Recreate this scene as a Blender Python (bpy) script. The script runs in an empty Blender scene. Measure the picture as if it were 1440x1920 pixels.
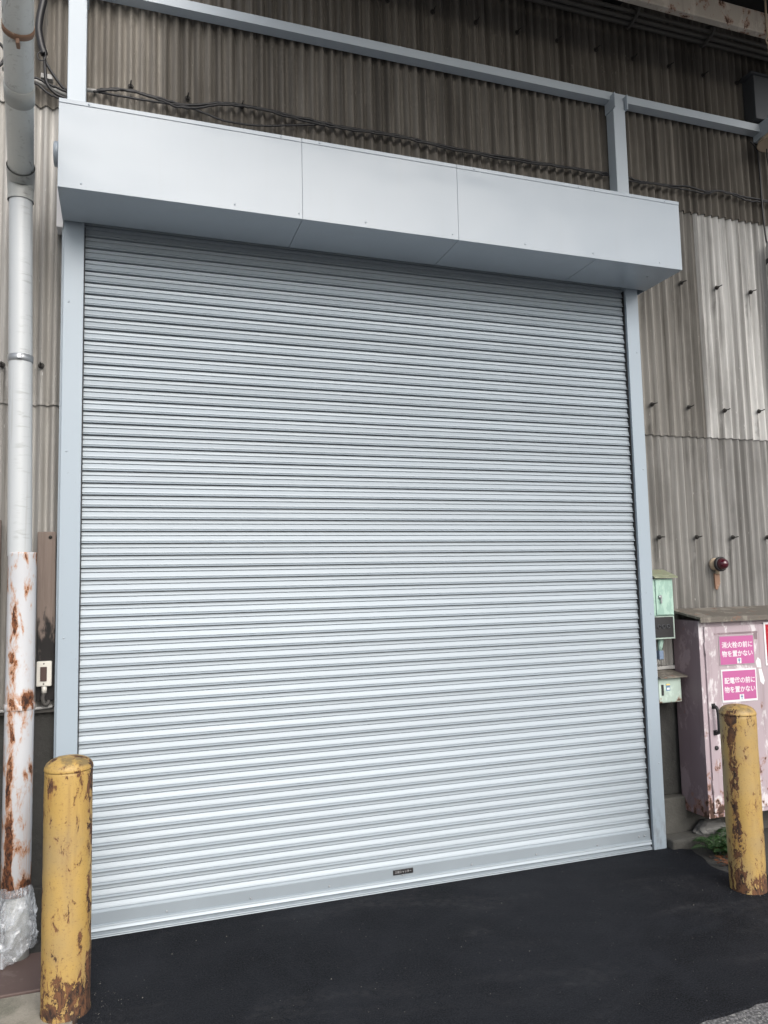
import bpy, bmesh, math, random
from mathutils import Vector, Matrix
random.seed(7)
R = math.radians
SC = bpy.context.scene
COL = SC.collection

# ---------------------------------------------------------------- camera
cam_data = bpy.data.cameras.new('camera')
cam = bpy.data.objects.new('camera', cam_data)
COL.objects.link(cam)
cr = Vector((0.94617412, -0.32290616, -0.02204868))
cu = Vector((-0.00837515, -0.0925274, 0.99567492))
cf = Vector((0.32354967, 0.94189718, 0.09025142))
M = Matrix((cr, cu, -cf)).transposed().to_4x4()
M.translation = Vector((0.1858, -4.0292, 1.6331))
cam.matrix_world = M
cam_data.sensor_width = 36.0
cam_data.sensor_fit = 'AUTO'
cam_data.lens = 27.05
cam_data.clip_start = 0.05
cam_data.clip_end = 3000
SC.camera = cam

# ---------------------------------------------------------------- sky, sun, exposure
SUN_EL, SUN_AZ = R(37), R(172)
world = bpy.data.worlds.new('World')
SC.world = world
world.use_nodes = True
wn = world.node_tree
bg = wn.nodes['Background']
sky = wn.nodes.new('ShaderNodeTexSky')
sky.sky_type = 'NISHITA'
sky.sun_disc = False
sky.sun_elevation = SUN_EL
sky.sun_rotation = SUN_AZ
sky.air_density = 1.0
sky.dust_density = 4.0
sky.ozone_density = 1.0
hs = wn.nodes.new('ShaderNodeHueSaturation')      # thin overcast: greyer than a clear sky
hs.inputs['Saturation'].default_value = 0.5
wn.links.new(sky.outputs[0], hs.inputs['Color'])
wn.links.new(hs.outputs[0], bg.inputs[0])
bg.inputs[1].default_value = 0.12

sun_d = bpy.data.lights.new('sun', 'SUN')
sun_d.energy = 1.2
sun_d.angle = R(55)
sun_d.color = (1.0, 0.97, 0.93)
sun = bpy.data.objects.new('sun', sun_d)
COL.objects.link(sun)
sd = Vector((math.sin(SUN_AZ) * math.cos(SUN_EL), math.cos(SUN_AZ) * math.cos(SUN_EL), math.sin(SUN_EL)))
sun.rotation_euler = sd.to_track_quat('Z', 'Y').to_euler()
sun.location = sd * 20

vs = SC.view_settings
vs.view_transform = 'Standard'
vs.look = 'None'
vs.gamma = 1
vs.use_curve_mapping = False
vs.exposure = 0.71
SC.cycles.max_bounces = 5
SC.cycles.diffuse_bounces = 3
SC.cycles.glossy_bounces = 3
SC.cycles.use_denoising = True


# ================================================================ helpers
class MB:
    """collects shapes; build() links them as ONE mesh object"""
    def __init__(s):
        s.bm = bmesh.new()

    def quad(s, pts):
        return s.bm.faces.new([s.bm.verts.new(p) for p in pts])

    def box(s, x0, x1, y0, y1, z0, z1, bev=0.0, mi=0):
        P = [(x0, y0, z0), (x1, y0, z0), (x1, y1, z0), (x0, y1, z0), (x0, y0, z1), (x1, y0, z1), (x1, y1, z1), (x0, y1, z1)]
        v = [s.bm.verts.new(p) for p in P]
        fs = [s.bm.faces.new([v[i] for i in f]) for f in
              ((3, 2, 1, 0), (4, 5, 6, 7), (0, 1, 5, 4), (1, 2, 6, 5), (2, 3, 7, 6), (3, 0, 4, 7))]
        for f in fs:
            f.material_index = mi
        if bev > 0:
            es = list({e for f in fs for e in f.edges})
            bmesh.ops.bevel(s.bm, geom=es, offset=bev, segments=2, affect='EDGES', profile=0.5)
        return s

    def extrude_x(s, prof, x0, x1, closed=False, caps=False, smooth=False):
        """prof: list of (y, z); swept from x0 to x1"""
        a = [s.bm.verts.new((x0, y, z)) for y, z in prof]
        b = [s.bm.verts.new((x1, y, z)) for y, z in prof]
        n = len(prof)
        for i in range(n if closed else n - 1):
            j = (i + 1) % n
            f = s.bm.faces.new((a[i], b[i], b[j], a[j]))
            f.smooth = smooth
        if caps:
            s.bm.faces.new(a)
            s.bm.faces.new(list(reversed(b)))
        return s

    def lathe(s, prof, origin=(0, 0, 0), axis='Z', seg=24, smooth=True):
        """prof: (radius, height) along axis; axis 'Z', 'Y' (towards -y), 'X' or a Vector"""
        if axis == 'Z':
            q = Matrix.Identity(3)
        elif axis == 'Y':
            q = Vector((0, -1, 0)).to_track_quat('Z', 'Y').to_matrix()
        elif axis == 'X':
            q = Vector((1, 0, 0)).to_track_quat('Z', 'Y').to_matrix()
        else:
            q = Vector(axis).to_track_quat('Z', 'Y').to_matrix()
        o = Vector(origin)
        rings = []
        for r, h in prof:
            if r < 1e-5:
                rings.append([s.bm.verts.new(o + q @ Vector((0, 0, h)))])
            else:
                rings.append([s.bm.verts.new(o + q @ Vector((r * math.cos(2 * math.pi * k / seg), r * math.sin(2 * math.pi * k / seg), h))) for k in range(seg)])
        for A, B in zip(rings, rings[1:]):
            for k in range(seg):
                k2 = (k + 1) % seg
                if len(A) == 1 and len(B) == 1:
                    continue
                if len(A) == 1:
                    f = s.bm.faces.new((A[0], B[k2], B[k])) if False else s.bm.faces.new((A[0], B[k], B[k2]))
                elif len(B) == 1:
                    f = s.bm.faces.new((A[k], A[k2], B[0]))
                else:
                    f = s.bm.faces.new((A[k], A[k2], B[k2], B[k]))
                f.smooth = smooth
        return s

    def tube(s, pts, r, seg=8, cap=True):
        pts = [Vector(p) for p in pts]
        rings = []
        n = len(pts)
        prev = None
        for i, p in enumerate(pts):
            t = (pts[min(i + 1, n - 1)] - pts[max(i - 1, 0)]).normalized()
            if prev is None:
                a = t.cross(Vector((0, 0, 1)))
                if a.length < 1e-3:
                    a = t.cross(Vector((1, 0, 0)))
                a.normalize()
            else:
                a = (prev - t * prev.dot(t)).normalized()
            prev = a
            b = t.cross(a)
            rr = r[i] if isinstance(r, (list, tuple)) else r
            rings.append([s.bm.verts.new(p + (a * math.cos(2 * math.pi * k / seg) + b * math.sin(2 * math.pi * k / seg)) * rr) for k in range(seg)])
        for A, B in zip(rings, rings[1:]):
            for k in range(seg):
                f = s.bm.faces.new((A[k], A[(k + 1) % seg], B[(k + 1) % seg], B[k]))
                f.smooth = True
        if cap:
            s.bm.faces.new(list(reversed(rings[0])))
            s.bm.faces.new(rings[-1])
        return s

    def mesh(s, name, *mats):
        bmesh.ops.recalc_face_normals(s.bm, faces=s.bm.faces[:])
        me = bpy.data.meshes.new(name)
        s.bm.to_mesh(me)
        s.bm.free()
        for m in mats:
            me.materials.append(m)
        return me

    def build(s, name, m, parent=None, loc=(0, 0, 0)):
        ms = m if isinstance(m, (list, tuple)) else [m]
        return link(name, s.mesh(name, *ms), parent, loc)


def link(name, me, parent=None, loc=(0, 0, 0), rot=None):
    o = bpy.data.objects.new(name, me)
    COL.objects.link(o)
    o.location = loc
    if rot:
        o.rotation_euler = rot
    if parent:
        o.parent = parent
    return o


def empty(name, loc=(0, 0, 0)):
    o = bpy.data.objects.new(name, None)
    o.empty_display_size = 0.1
    COL.objects.link(o)
    o.location = loc
    return o


def tag(o, label, cat=None, group=None):
    o['label'] = label
    if cat:
        o['category'] = cat
    if group:
        o['group'] = group
    return o


def setting(o, kind='structure'):
    o['kind'] = kind
    return o


def spline(pts, n=8):
    """Catmull-Rom through pts"""
    P = [Vector(p) for p in pts]
    P = [P[0] * 2 - P[1]] + P + [P[-1] * 2 - P[-2]]
    out = []
    for i in range(1, len(P) - 2):
        for k in range(n):
            t = k / n
            a, b, c, d = P[i - 1:i + 3]
            out.append(0.5 * ((2 * b) + (c - a) * t + (2 * a - 5 * b + 4 * c - d) * t * t + (3 * b - a - 3 * c + d) * t ** 3))
    out.append(P[-2])
    return out


def text_mesh(name, body, size, m, parent, loc, shear=0, align='CENTER', rot=(R(90), 0, 0), thick=0.0, weight=0.0):
    c = bpy.data.curves.new(name, 'FONT')
    c.body = body
    c.size = size
    c.align_x = align
    c.align_y = 'CENTER'
    c.offset = weight
    c.resolution_u = 3
    t = bpy.data.objects.new(name + '_source', c)
    COL.objects.link(t)
    dg = bpy.context.evaluated_depsgraph_get()
    dg.update()
    me = bpy.data.meshes.new_from_object(t.evaluated_get(dg))
    bpy.data.objects.remove(t)
    bpy.data.curves.remove(c)
    me.name = name
    me.materials.clear()
    me.materials.append(m)
    return link(name, me, parent, loc, rot)


# ---------------------------------------------------------------- material helper
class G:
    def __init__(s, name):
        s.m = bpy.data.materials.new(name)
        s.m.use_nodes = True
        s.nt = s.m.node_tree
        s.b = s.nt.nodes['Principled BSDF']

    def node(s, t):
        return s.nt.nodes.new(t)

    def put(s, sock, v):
        if isinstance(v, bpy.types.NodeSocket):
            s.nt.links.new(v, sock)
        elif isinstance(v, (tuple, list)) and len(v) == 3 and sock.type == 'RGBA':
            sock.default_value = (*v, 1)
        else:
            sock.default_value = v

    def set(s, **k):
        for a, v in k.items():
            s.put(s.b.inputs[a.replace('_', ' ')], v)
        return s

    def pos(s, scale=(1, 1, 1), off=(0, 0, 0), obj=False):
        n = s.node('ShaderNodeTexCoord') if obj else s.node('ShaderNodeNewGeometry')
        v = s.node('ShaderNodeVectorMath')
        v.operation = 'MULTIPLY_ADD'
        s.nt.links.new(n.outputs['Object' if obj else 'Position'], v.inputs[0])
        v.inputs[1].default_value = scale
        v.inputs[2].default_value = off
        return v.outputs[0]

    def xyz(s, vec):
        n = s.node('ShaderNodeSeparateXYZ')
        s.nt.links.new(vec, n.inputs[0])
        return n.outputs

    def noise(s, vec, scale=1.0, detail=4.0, rough=0.55, dist=0.0):
        n = s.node('ShaderNodeTexNoise')
        s.nt.links.new(vec, n.inputs['Vector'])
        n.inputs['Scale'].default_value = scale
        n.inputs['Detail'].default_value = detail
        n.inputs['Roughness'].default_value = rough
        n.inputs['Distortion'].default_value = dist
        return n.outputs['Fac']

    def voro(s, vec, scale, feature='F1', out='Distance'):
        n = s.node('ShaderNodeTexVoronoi')
        n.feature = feature
        s.nt.links.new(vec, n.inputs['Vector'])
        n.inputs['Scale'].default_value = scale
        return n.outputs[out]

    def step(s, v, a, b, lo=0.0, hi=1.0):
        n = s.node('ShaderNodeMapRange')
        n.interpolation_type = 'SMOOTHSTEP'
        s.put(n.inputs['Value'], v)
        n.inputs['From Min'].default_value = a
        n.inputs['From Max'].default_value = b
        n.inputs['To Min'].default_value = lo
        n.inputs['To Max'].default_value = hi
        return n.outputs[0]

    def math(s, op, a, b=0.0, c=None):
        n = s.node('ShaderNodeMath')
        n.operation = op
        s.put(n.inputs[0], a)
        s.put(n.inputs[1], b)
        if c is not None:
            s.put(n.inputs[2], c)
        return n.outputs[0]

    def mix(s, f, a, b, blend='MIX'):
        n = s.node('ShaderNodeMix')
        n.data_type = 'RGBA'
        n.blend_type = blend
        s.put(n.inputs[0], f)
        s.put(n.inputs[6], a)
        s.put(n.inputs[7], b)
        return n.outputs[2]

    def bump(s, h, strength=0.3, dist=0.005):
        n = s.node('ShaderNodeBump')
        n.inputs['Strength'].default_value = strength
        n.inputs['Distance'].default_value = dist
        s.nt.links.new(h, n.inputs['Height'])
        s.nt.links.new(n.outputs[0], s.b.inputs['Normal'])
        return s


def paint(name, col, rough=0.4, metal=0.0, var=0.06, dirt=0.0, spec=0.5):
    """painted or plain metal with faint unevenness and a little grime"""
    g = G(name)
    n = g.noise(g.pos(), 3.0, 5)
    lo = tuple(c * (1 - var) for c in col)
    hi = tuple(min(1, c * (1 + var)) for c in col)
    c = g.mix(n, lo, hi)
    if dirt > 0:
        d = g.step(g.noise(g.pos((9, 9, 2.2)), 1.0, 8, 0.65), 0.5, 0.72, 0, dirt)
        c = g.mix(d, c, (0.06, 0.05, 0.04))
    g.set(Base_Color=c, Metallic=metal, Roughness=g.step(n, 0.2, 0.8, rough * 0.85, rough * 1.15))
    g.b.inputs['Specular IOR Level'].default_value = spec
    return g.m


CREST_X = 3.467


def slate(name, a, b, streak, amount, lichen=0.0, stains=()):
    """weathered corrugated fibre cement: vertical rain streaks, blotches, fine grain"""
    g = G(name)
    p = g.pos()
    c = g.mix(g.noise(g.pos((22, 22, 0.7)), 1.0, 6, 0.6), a, b)
    c = g.mix(g.step(g.noise(g.pos((34, 34, 1.1), (3, 1, 7)), 1.0, 7, 0.7), 0.48, 0.72, 0, amount), c, streak)
    c = g.mix(g.step(g.noise(g.pos((4, 4, 1.3), (5, 2, 1)), 1.0, 5, 0.6), 0.45, 0.7, 0, amount * 0.7), c, streak)
    c = g.mix(g.step(g.noise(g.pos((17, 17, 0.25), (8, 8, 2)), 1.0, 3, 0.6), 0.42, 0.66, 0, amount * 0.9), c, tuple(x * 0.8 for x in streak))
    c = g.mix(g.step(g.noise(g.pos((60, 60, 14), (1, 9, 3)), 1.0, 5, 0.7), 0.66, 0.74, 0, 0.55), c, tuple(min(1, x * 1.9 + 0.05) for x in b))
    if stains:
        x, y, z = g.xyz(p)
        wob = g.math('MULTIPLY', g.math('SUBTRACT', g.noise(g.pos((6, 6, 9)), 1.0, 4), 0.5), 0.05)
        fx = g.math('SUBTRACT', g.math('FRACT', g.math('ADD', g.math('DIVIDE', g.math('SUBTRACT', g.math('ADD', x, wob), CREST_X), 0.2955), 0.5)), 0.5)
        col_ = g.step(g.math('ABSOLUTE', fx), 0.02, 0.075, 1, 0)
        for zr in stains:
            dz = g.math('SUBTRACT', zr, z)
            run = g.math('MULTIPLY', g.step(dz, -0.004, 0.012), g.step(dz, 0.03, 0.42, 1, 0))
            k_ = g.math('MULTIPLY', g.math('MULTIPLY', run, col_), g.step(g.noise(g.pos((70, 70, 2.5)), 1.0, 5, 0.65), 0.36, 0.6))
            c = g.mix(g.math('MULTIPLY', k_, 0.75), c, tuple(q * 0.55 for q in streak))
            w_ = g.math('MULTIPLY', g.math('MULTIPLY', run, g.step(g.math('ABSOLUTE', g.math('SUBTRACT', fx, 0.07)), 0.01, 0.05, 1, 0)), g.step(g.noise(g.pos((50, 50, 3), (4, 4, 4)), 1.0, 5, 0.65), 0.48, 0.6))
            c = g.mix(g.math('MULTIPLY', w_, 0.5), c, tuple(min(0.75, q * 1.5) for q in b))
    if lichen:
        c = g.mix(g.step(g.noise(p, 30, 6, 0.75), 0.6, 0.72, 0, lichen), c, (0.05, 0.05, 0.04))
    g.set(Base_Color=c, Roughness=0.88)
    g.bump(g.noise(g.pos((160, 160, 90)), 1.0, 4, 0.7), 0.35, 0.002)
    return g.m


# ================================================================ materials
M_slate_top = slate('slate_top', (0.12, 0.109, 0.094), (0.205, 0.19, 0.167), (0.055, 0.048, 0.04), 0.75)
M_slate_top_half_shade = slate('slate_top_half_shade', (0.20, 0.184, 0.16), (0.32, 0.298, 0.265), (0.10, 0.089, 0.075), 0.7)  # mid tone: the fade into the canopy's shade is put into this sheet colour
M_slate_left = slate('slate_left', (0.43, 0.42, 0.40), (0.58, 0.568, 0.545), (0.22, 0.208, 0.188), 0.62, 0.15, (2.745,))
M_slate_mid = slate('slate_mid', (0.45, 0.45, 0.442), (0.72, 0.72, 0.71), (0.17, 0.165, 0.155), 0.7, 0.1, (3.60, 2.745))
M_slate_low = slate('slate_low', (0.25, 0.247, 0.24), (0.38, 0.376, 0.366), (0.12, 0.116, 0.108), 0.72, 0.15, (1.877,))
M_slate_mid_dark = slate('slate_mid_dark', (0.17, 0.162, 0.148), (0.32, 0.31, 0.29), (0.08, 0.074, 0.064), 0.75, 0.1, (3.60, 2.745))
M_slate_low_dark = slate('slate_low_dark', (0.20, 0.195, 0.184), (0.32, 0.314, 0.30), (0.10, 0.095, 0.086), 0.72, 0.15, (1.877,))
M_frame = paint('frame_paint', (0.46, 0.52, 0.575), 0.45)
M_housing = paint('housing_paint', (0.50, 0.56, 0.61), 0.38, var=0.02)
M_rail = paint('rail_paint', (0.31, 0.372, 0.43), 0.36, var=0.03)
def m_housing():
    g = G('housing_paint')
    n = g.noise(g.pos((3, 3, 3)), 1.0, 4)
    c = g.mix(n, (0.325, 0.376, 0.428), (0.342, 0.396, 0.45))
    c = g.mix(g.step(g.noise(g.pos((18, 18, 1.1)), 1.0, 5), 0.52, 0.75, 0, 0.10), c, (0.30, 0.31, 0.31))
    g.set(Base_Color=c, Roughness=0.30)
    g.bump(g.noise(g.pos((1.6, 1.6, 2.6)), 1.0, 2), 0.6, 0.03)
    return g.m


M_housing = m_housing()
M_dark = paint('dark_rubber', (0.018, 0.018, 0.02), 0.6)
M_gap = paint('dark_gap', (0.03, 0.03, 0.033), 0.9)
M_cable = paint('cable_black', (0.013, 0.013, 0.015), 0.45)
M_conduit = paint('grey_conduit', (0.36, 0.36, 0.35), 0.5, dirt=0.4)
M_conduit_d = paint('sooty_conduit', (0.075, 0.072, 0.068), 0.75, dirt=0.4)
def m_rail():
    g = G('rail_paint')
    n = g.noise(g.pos((3, 3, 2)), 1.0, 4)
    c = g.mix(n, (0.300, 0.360, 0.417), (0.320, 0.384, 0.443))
    x, y, z = g.xyz(g.pos())
    d = g.math('MULTIPLY', g.step(z, 0.0, 0.35, 1, 0), g.step(g.noise(g.pos((30, 30, 12)), 1.0, 7, 0.7), 0.42, 0.66, 0, 0.5))
    c = g.mix(d, c, (0.14, 0.13, 0.115))
    c = g.mix(g.step(g.noise(g.pos((60, 60, 35), (3, 1, 1)), 1.0, 4, 0.7), 0.66, 0.72, 0, 0.35), c, (0.2, 0.2, 0.2))
    g.set(Base_Color=c, Roughness=g.step(n, 0.2, 0.8, 0.32, 0.42))
    return g.m


M_rail = m_rail()
M_white = paint('white_print', (0.68, 0.68, 0.70), 0.5, var=0.02)
M_pink_sign = paint('pink_sign', (0.42, 0.105, 0.27), 0.45, var=0.12)
M_red_sign = paint('red_sign', (0.36, 0.008, 0.02), 0.35)
M_yellow_print = paint('yellow_print', (0.80, 0.55, 0.16), 0.5)
M_blue_print = paint('blue_print', (0.12, 0.22, 0.34), 0.5)
M_film = paint('clear_sleeve', (0.36, 0.31, 0.34), 0.2)
M_screw = paint('zinc_screw', (0.36, 0.38, 0.40), 0.35, 0.7)
M_bolt = paint('bolt_black', (0.017, 0.015, 0.013), 0.7)
M_switch = paint('ivory_plastic', (0.62, 0.61, 0.56), 0.4, dirt=0.12)
M_rocker = paint('brown_rocker', (0.06, 0.035, 0.03), 0.35)
M_silver = paint('silver_print', (0.6, 0.6, 0.62), 0.3, 0.6)
M_soffit = paint('sooty_soffit', (0.022, 0.021, 0.02), 0.9, var=0.5)
M_baked = paint('dark_steel', (0.055, 0.06, 0.068), 0.6, dirt=0.3)
M_enamel = paint('beige_enamel', (0.45, 0.36, 0.26), 0.4, dirt=0.3)


def m_slat():
    g = G('slat_paint')
    n = g.noise(g.pos((1.2, 1, 40)), 1.0, 4)
    f = g.noise(g.pos((2, 2, 8)), 1.0, 2)
    g.set(Base_Color=g.mix(n, (0.297, 0.346, 0.388), (0.329, 0.38, 0.425)), Metallic=0.08,
          Roughness=g.step(f, 0.3, 0.7, 0.39, 0.41))
    oi = g.node('ShaderNodeObjectInfo')
    hv = g.node('ShaderNodeHueSaturation')
    g.nt.links.new(g.step(oi.outputs['Random'], 0, 1, 0.95, 1.04), hv.inputs['Value'])
    g.nt.links.new(g.b.inputs['Base Color'].links[0].from_socket, hv.inputs['Color'])
    g.nt.links.new(hv.outputs[0], g.b.inputs['Base Color'])
    return g.m


M_slat = m_slat()


def m_bollard(name, seed, stripe, low):
    g = G(name)
    o = g.pos((1, 1, 1), obj=True)
    off = (seed * 3.1, seed * 1.7, seed * 2.3)
    x, y, z = g.xyz(o)
    ang = g.math('ARCTAN2', y, x)
    dang = g.math('ABSOLUTE', g.math('SUBTRACT', ang, stripe))
    st = g.step(dang, 0.12, 0.42, 1, 0)
    bot = g.step(z, 0.02, low, 1, 0)
    top = g.math('MULTIPLY', g.step(z, 0.78, 0.93), g.step(z, 0.925, 0.935, 1, 0))
    n = g.noise(g.pos((23, 23, 12), off, obj=True), 1.0, 9, 0.72, 0.5)
    n2 = g.noise(g.pos((52, 52, 26), off, obj=True), 1.0, 6, 0.7, 0.6)
    v = g.math('ADD', n, g.math('MULTIPLY', st, 0.12))
    v = g.math('ADD', v, g.math('MULTIPLY', bot, 0.17))
    v = g.math('ADD', v, g.math('MULTIPLY', top, 0.05))
    v = g.math('ADD', v, g.math('MULTIPLY', g.math('SUBTRACT', n2, 0.5), 0.5))
    chip = g.step(v, 0.600, 0.618)
    runs = None
    for q_, w_ in ((0.018, 0.7), (0.04, 0.5), (0.07, 0.3)):
        nn = g.noise(g.pos((23, 23, 12), (off[0], off[1], off[2] + q_ * 12), obj=True), 1.0, 9, 0.72, 0.5)
        r_ = g.step(g.math('ADD', nn, g.math('MULTIPLY', st, 0.10)), 0.60, 0.66, 0, w_)
        runs = r_ if runs is None else g.math('MAXIMUM', runs, r_)
    runs = g.math('MULTIPLY', runs, g.step(g.noise(g.pos((80, 80, 3), off, obj=True), 1.0, 4), 0.4, 0.6))
    halo = g.step(v, 0.53, 0.625, 0, 0.6)
    streak = g.step(g.noise(g.pos((30, 30, 1.8), off, obj=True), 1.0, 6, 0.6), 0.52, 0.72, 0, 0.5)
    yel = g.mix(g.noise(g.pos((5, 5, 3), off, obj=True), 1.0, 5), (0.36, 0.23, 0.063), (0.48, 0.325, 0.105))
    yel = g.mix(streak, yel, (0.27, 0.16, 0.055))
    scuff = g.step(g.noise(g.pos((90, 90, 150), off, obj=True), 1.0, 5, 0.75), 0.565, 0.65, 0, 0.75)
    yel = g.mix(scuff, yel, (0.17, 0.095, 0.045))
    yel = g.mix(runs, yel, (0.26, 0.105, 0.03))
    yel = g.mix(halo, yel, (0.23, 0.10, 0.03))
    yel = g.mix(g.step(g.noise(g.pos((3, 3, 2), (seed, 4, 4), obj=True), 1.0, 5), 0.46, 0.70, 0, 0.6), yel, (0.27, 0.215, 0.13))
    rust = g.mix(g.step(n2, 0.38, 0.64), (0.018, 0.011, 0.010), (0.15, 0.068, 0.032))
    rust = g.mix(g.step(g.noise(g.pos((9, 9, 6), (2, seed, 1), obj=True), 1.0, 5), 0.5, 0.66, 0, 0.75), rust, (0.035, 0.024, 0.02))
    # grime knocked into the domed top
    dome = g.step(z, 0.935, 0.95)
    dirty = g.math('MULTIPLY', dome, g.step(g.noise(g.pos((24, 24, 24), off, obj=True), 1.0, 7, 0.7), 0.42, 0.62, 0, 0.75))
    c = g.mix(dirty, yel, (0.13, 0.105, 0.06))
    c = g.mix(chip, c, rust)
    g.set(Base_Color=c, Roughness=g.step(chip, 0, 1, 0.5, 0.9))
    h = g.math('SUBTRACT', g.math('MULTIPLY', n2, 0.35), chip)
    g.bump(h, 0.55, 0.003)
    return g.m


def m_sleeve():
    """white painted steel, rust running down the left side and over the lower half"""
    g = G('rusty_white_sleeve')
    o = g.pos((1, 1, 1), obj=True)
    x, y, z = g.xyz(o)
    n = g.noise(g.pos((20, 20, 7), obj=True), 1.0, 9, 0.68, 0.4)
    n2 = g.noise(g.pos((70, 70, 40), (4, 1, 2), obj=True), 1.0, 6, 0.7)
    side = g.step(g.math('ABSOLUTE', g.math('ADD', x, 0.026)), 0.004, 0.026, 1, 0)
    low = g.step(z, 0.32, 0.95, 1, 0)
    foot = g.step(z, 0.28, 0.42, 1, 0)
    v = g.math('ADD', n, g.math('MULTIPLY', g.math('MULTIPLY', side, g.math('ADD', g.math('MULTIPLY', low, 0.8), 0.45)), 0.24))
    v = g.math('ADD', v, g.math('MULTIPLY', foot, 0.22))
    v = g.math('ADD', v, g.math('MULTIPLY', g.math('SUBTRACT', n2, 0.5), 0.2))
    # patch of rust sitting above the clamp band
    v = g.math('ADD', v, g.math('MULTIPLY', g.math('MULTIPLY', g.step(g.math('ABSOLUTE', g.math('SUBTRACT', z, 1.14)), 0.0, 0.06, 1, 0), g.step(x, 0.0, 0.03)), 0.22))
    chip = g.step(v, 0.62, 0.64)
    halo = g.step(v, 0.50, 0.64, 0, 0.9)
    run = g.math('MULTIPLY', g.step(g.noise(g.pos((46, 46, 1.2), (2, 2, 2), obj=True), 1.0, 5), 0.5, 0.68), g.math('ADD', g.math('MULTIPLY', low, 0.75), g.math('MULTIPLY', side, 0.45)))
    c = g.mix(g.noise(g.pos((8, 8, 4), obj=True), 1.0, 5), (0.46, 0.475, 0.505), (0.55, 0.565, 0.59))
    c = g.mix(run, c, (0.42, 0.20, 0.08))
    c = g.mix(halo, c, (0.40, 0.17, 0.055))
    c = g.mix(chip, c, g.mix(g.step(n2, 0.4, 0.62), (0.025, 0.011, 0.008), (0.20, 0.072, 0.028)))
    g.set(Base_Color=c, Roughness=g.step(chip, 0, 1, 0.42, 0.9))
    g.bump(g.math('SUBTRACT', g.math('MULTIPLY', n2, 0.3), chip), 0.5, 0.003)
    return g.m


def m_pipe(name, base, marks):
    g = G(name)
    n = g.noise(g.pos((5, 5, 3)), 1.0, 5)
    c = g.mix(n, tuple(b * 0.93 for b in base), base)
    d = g.step(g.noise(g.pos((9, 9, 60), (2, 0, 5)), 1.0, 6, 0.65, 0.5), 0.55, 0.68, 0, marks)
    x, y, z = g.xyz(g.pos((1, 1, 1), obj=True))
    d = g.math('MULTIPLY', d, g.step(g.math('ABSOLUTE', g.math('ADD', x, -0.0)), 0.015, 0.045, 1, 0.1))
    c = g.mix(d, c, (0.07, 0.06, 0.05))
    c = g.mix(g.step(g.noise(g.pos((50, 50, 1.4)), 1.0, 5), 0.58, 0.7, 0, 0.18), c, (0.2, 0.18, 0.15))
    g.set(Base_Color=c, Roughness=0.38)
    return g.m


def m_asphalt(name, a, b, grain, speck, rough, bumpd):
    g = G(name)
    p = g.pos()
    c = g.mix(g.step(g.noise(p, 1.3, 7, 0.62, 0.6), 0.36, 0.64), a, b)
    c = g.mix(g.step(g.noise(g.pos((1.5, 1.5, 1), (7, 3, 0)), 1.0, 6, 0.65, 0.8), 0.50, 0.7, 0, 0.6), c, tuple(x * 1.6 for x in b))
    dust = g.math('MULTIPLY', g.step(g.noise(g.pos((0.9, 2.6, 1), (2, 5, 0)), 1.0, 7, 0.62, 1.2), 0.48, 0.74), g.step(g.noise(p, 26, 5, 0.7), 0.35, 0.65))
    c = g.mix(g.math('MULTIPLY', dust, 0.8), c, (b[1] * 4.2, b[1] * 4.2, b[1] * 4.4))
    gr = g.noise(p, grain, 3, 0.7)
    c = g.mix(g.step(gr, 0.40, 0.66), c, tuple(x * 2.1 for x in b))
    sp = g.step(g.noise(p, grain * 0.8, 2, 0.5), speck, speck + 0.03)
    c = g.mix(sp, c, (0.32, 0.32, 0.31))
    g.set(Base_Color=c, Roughness=g.step(g.noise(p, 2.2, 5), 0.3, 0.7, rough - 0.07, rough + 0.07))
    g.b.inputs['Specular IOR Level'].default_value = 0.12
    g.bump(g.math('ADD', gr, g.math('MULTIPLY', g.noise(p, grain * 0.35, 4, 0.6), 0.8)), 0.6, bumpd)
    return g.m


def m_concrete(name, a, b, stain, amt, scale=1.0):
    g = G(name)
    p = g.pos((scale, scale, scale))
    c = g.mix(g.noise(p, 7, 8, 0.65), a, b)
    c = g.mix(g.step(g.noise(p, 3.1, 6, 0.65, 0.5), 0.45, 0.68, 0, amt), c, stain)
    c = g.mix(g.step(g.noise(p, 90, 3, 0.7), 0.6, 0.72, 0, 0.5), c, tuple(min(1, x * 1.6) for x in b))
    g.set(Base_Color=c, Roughness=0.92)
    g.bump(g.math('ADD', g.noise(p, 60, 5, 0.7), g.noise(p, 14, 4, 0.6)), 0.7, 0.006)
    return g.m


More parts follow.
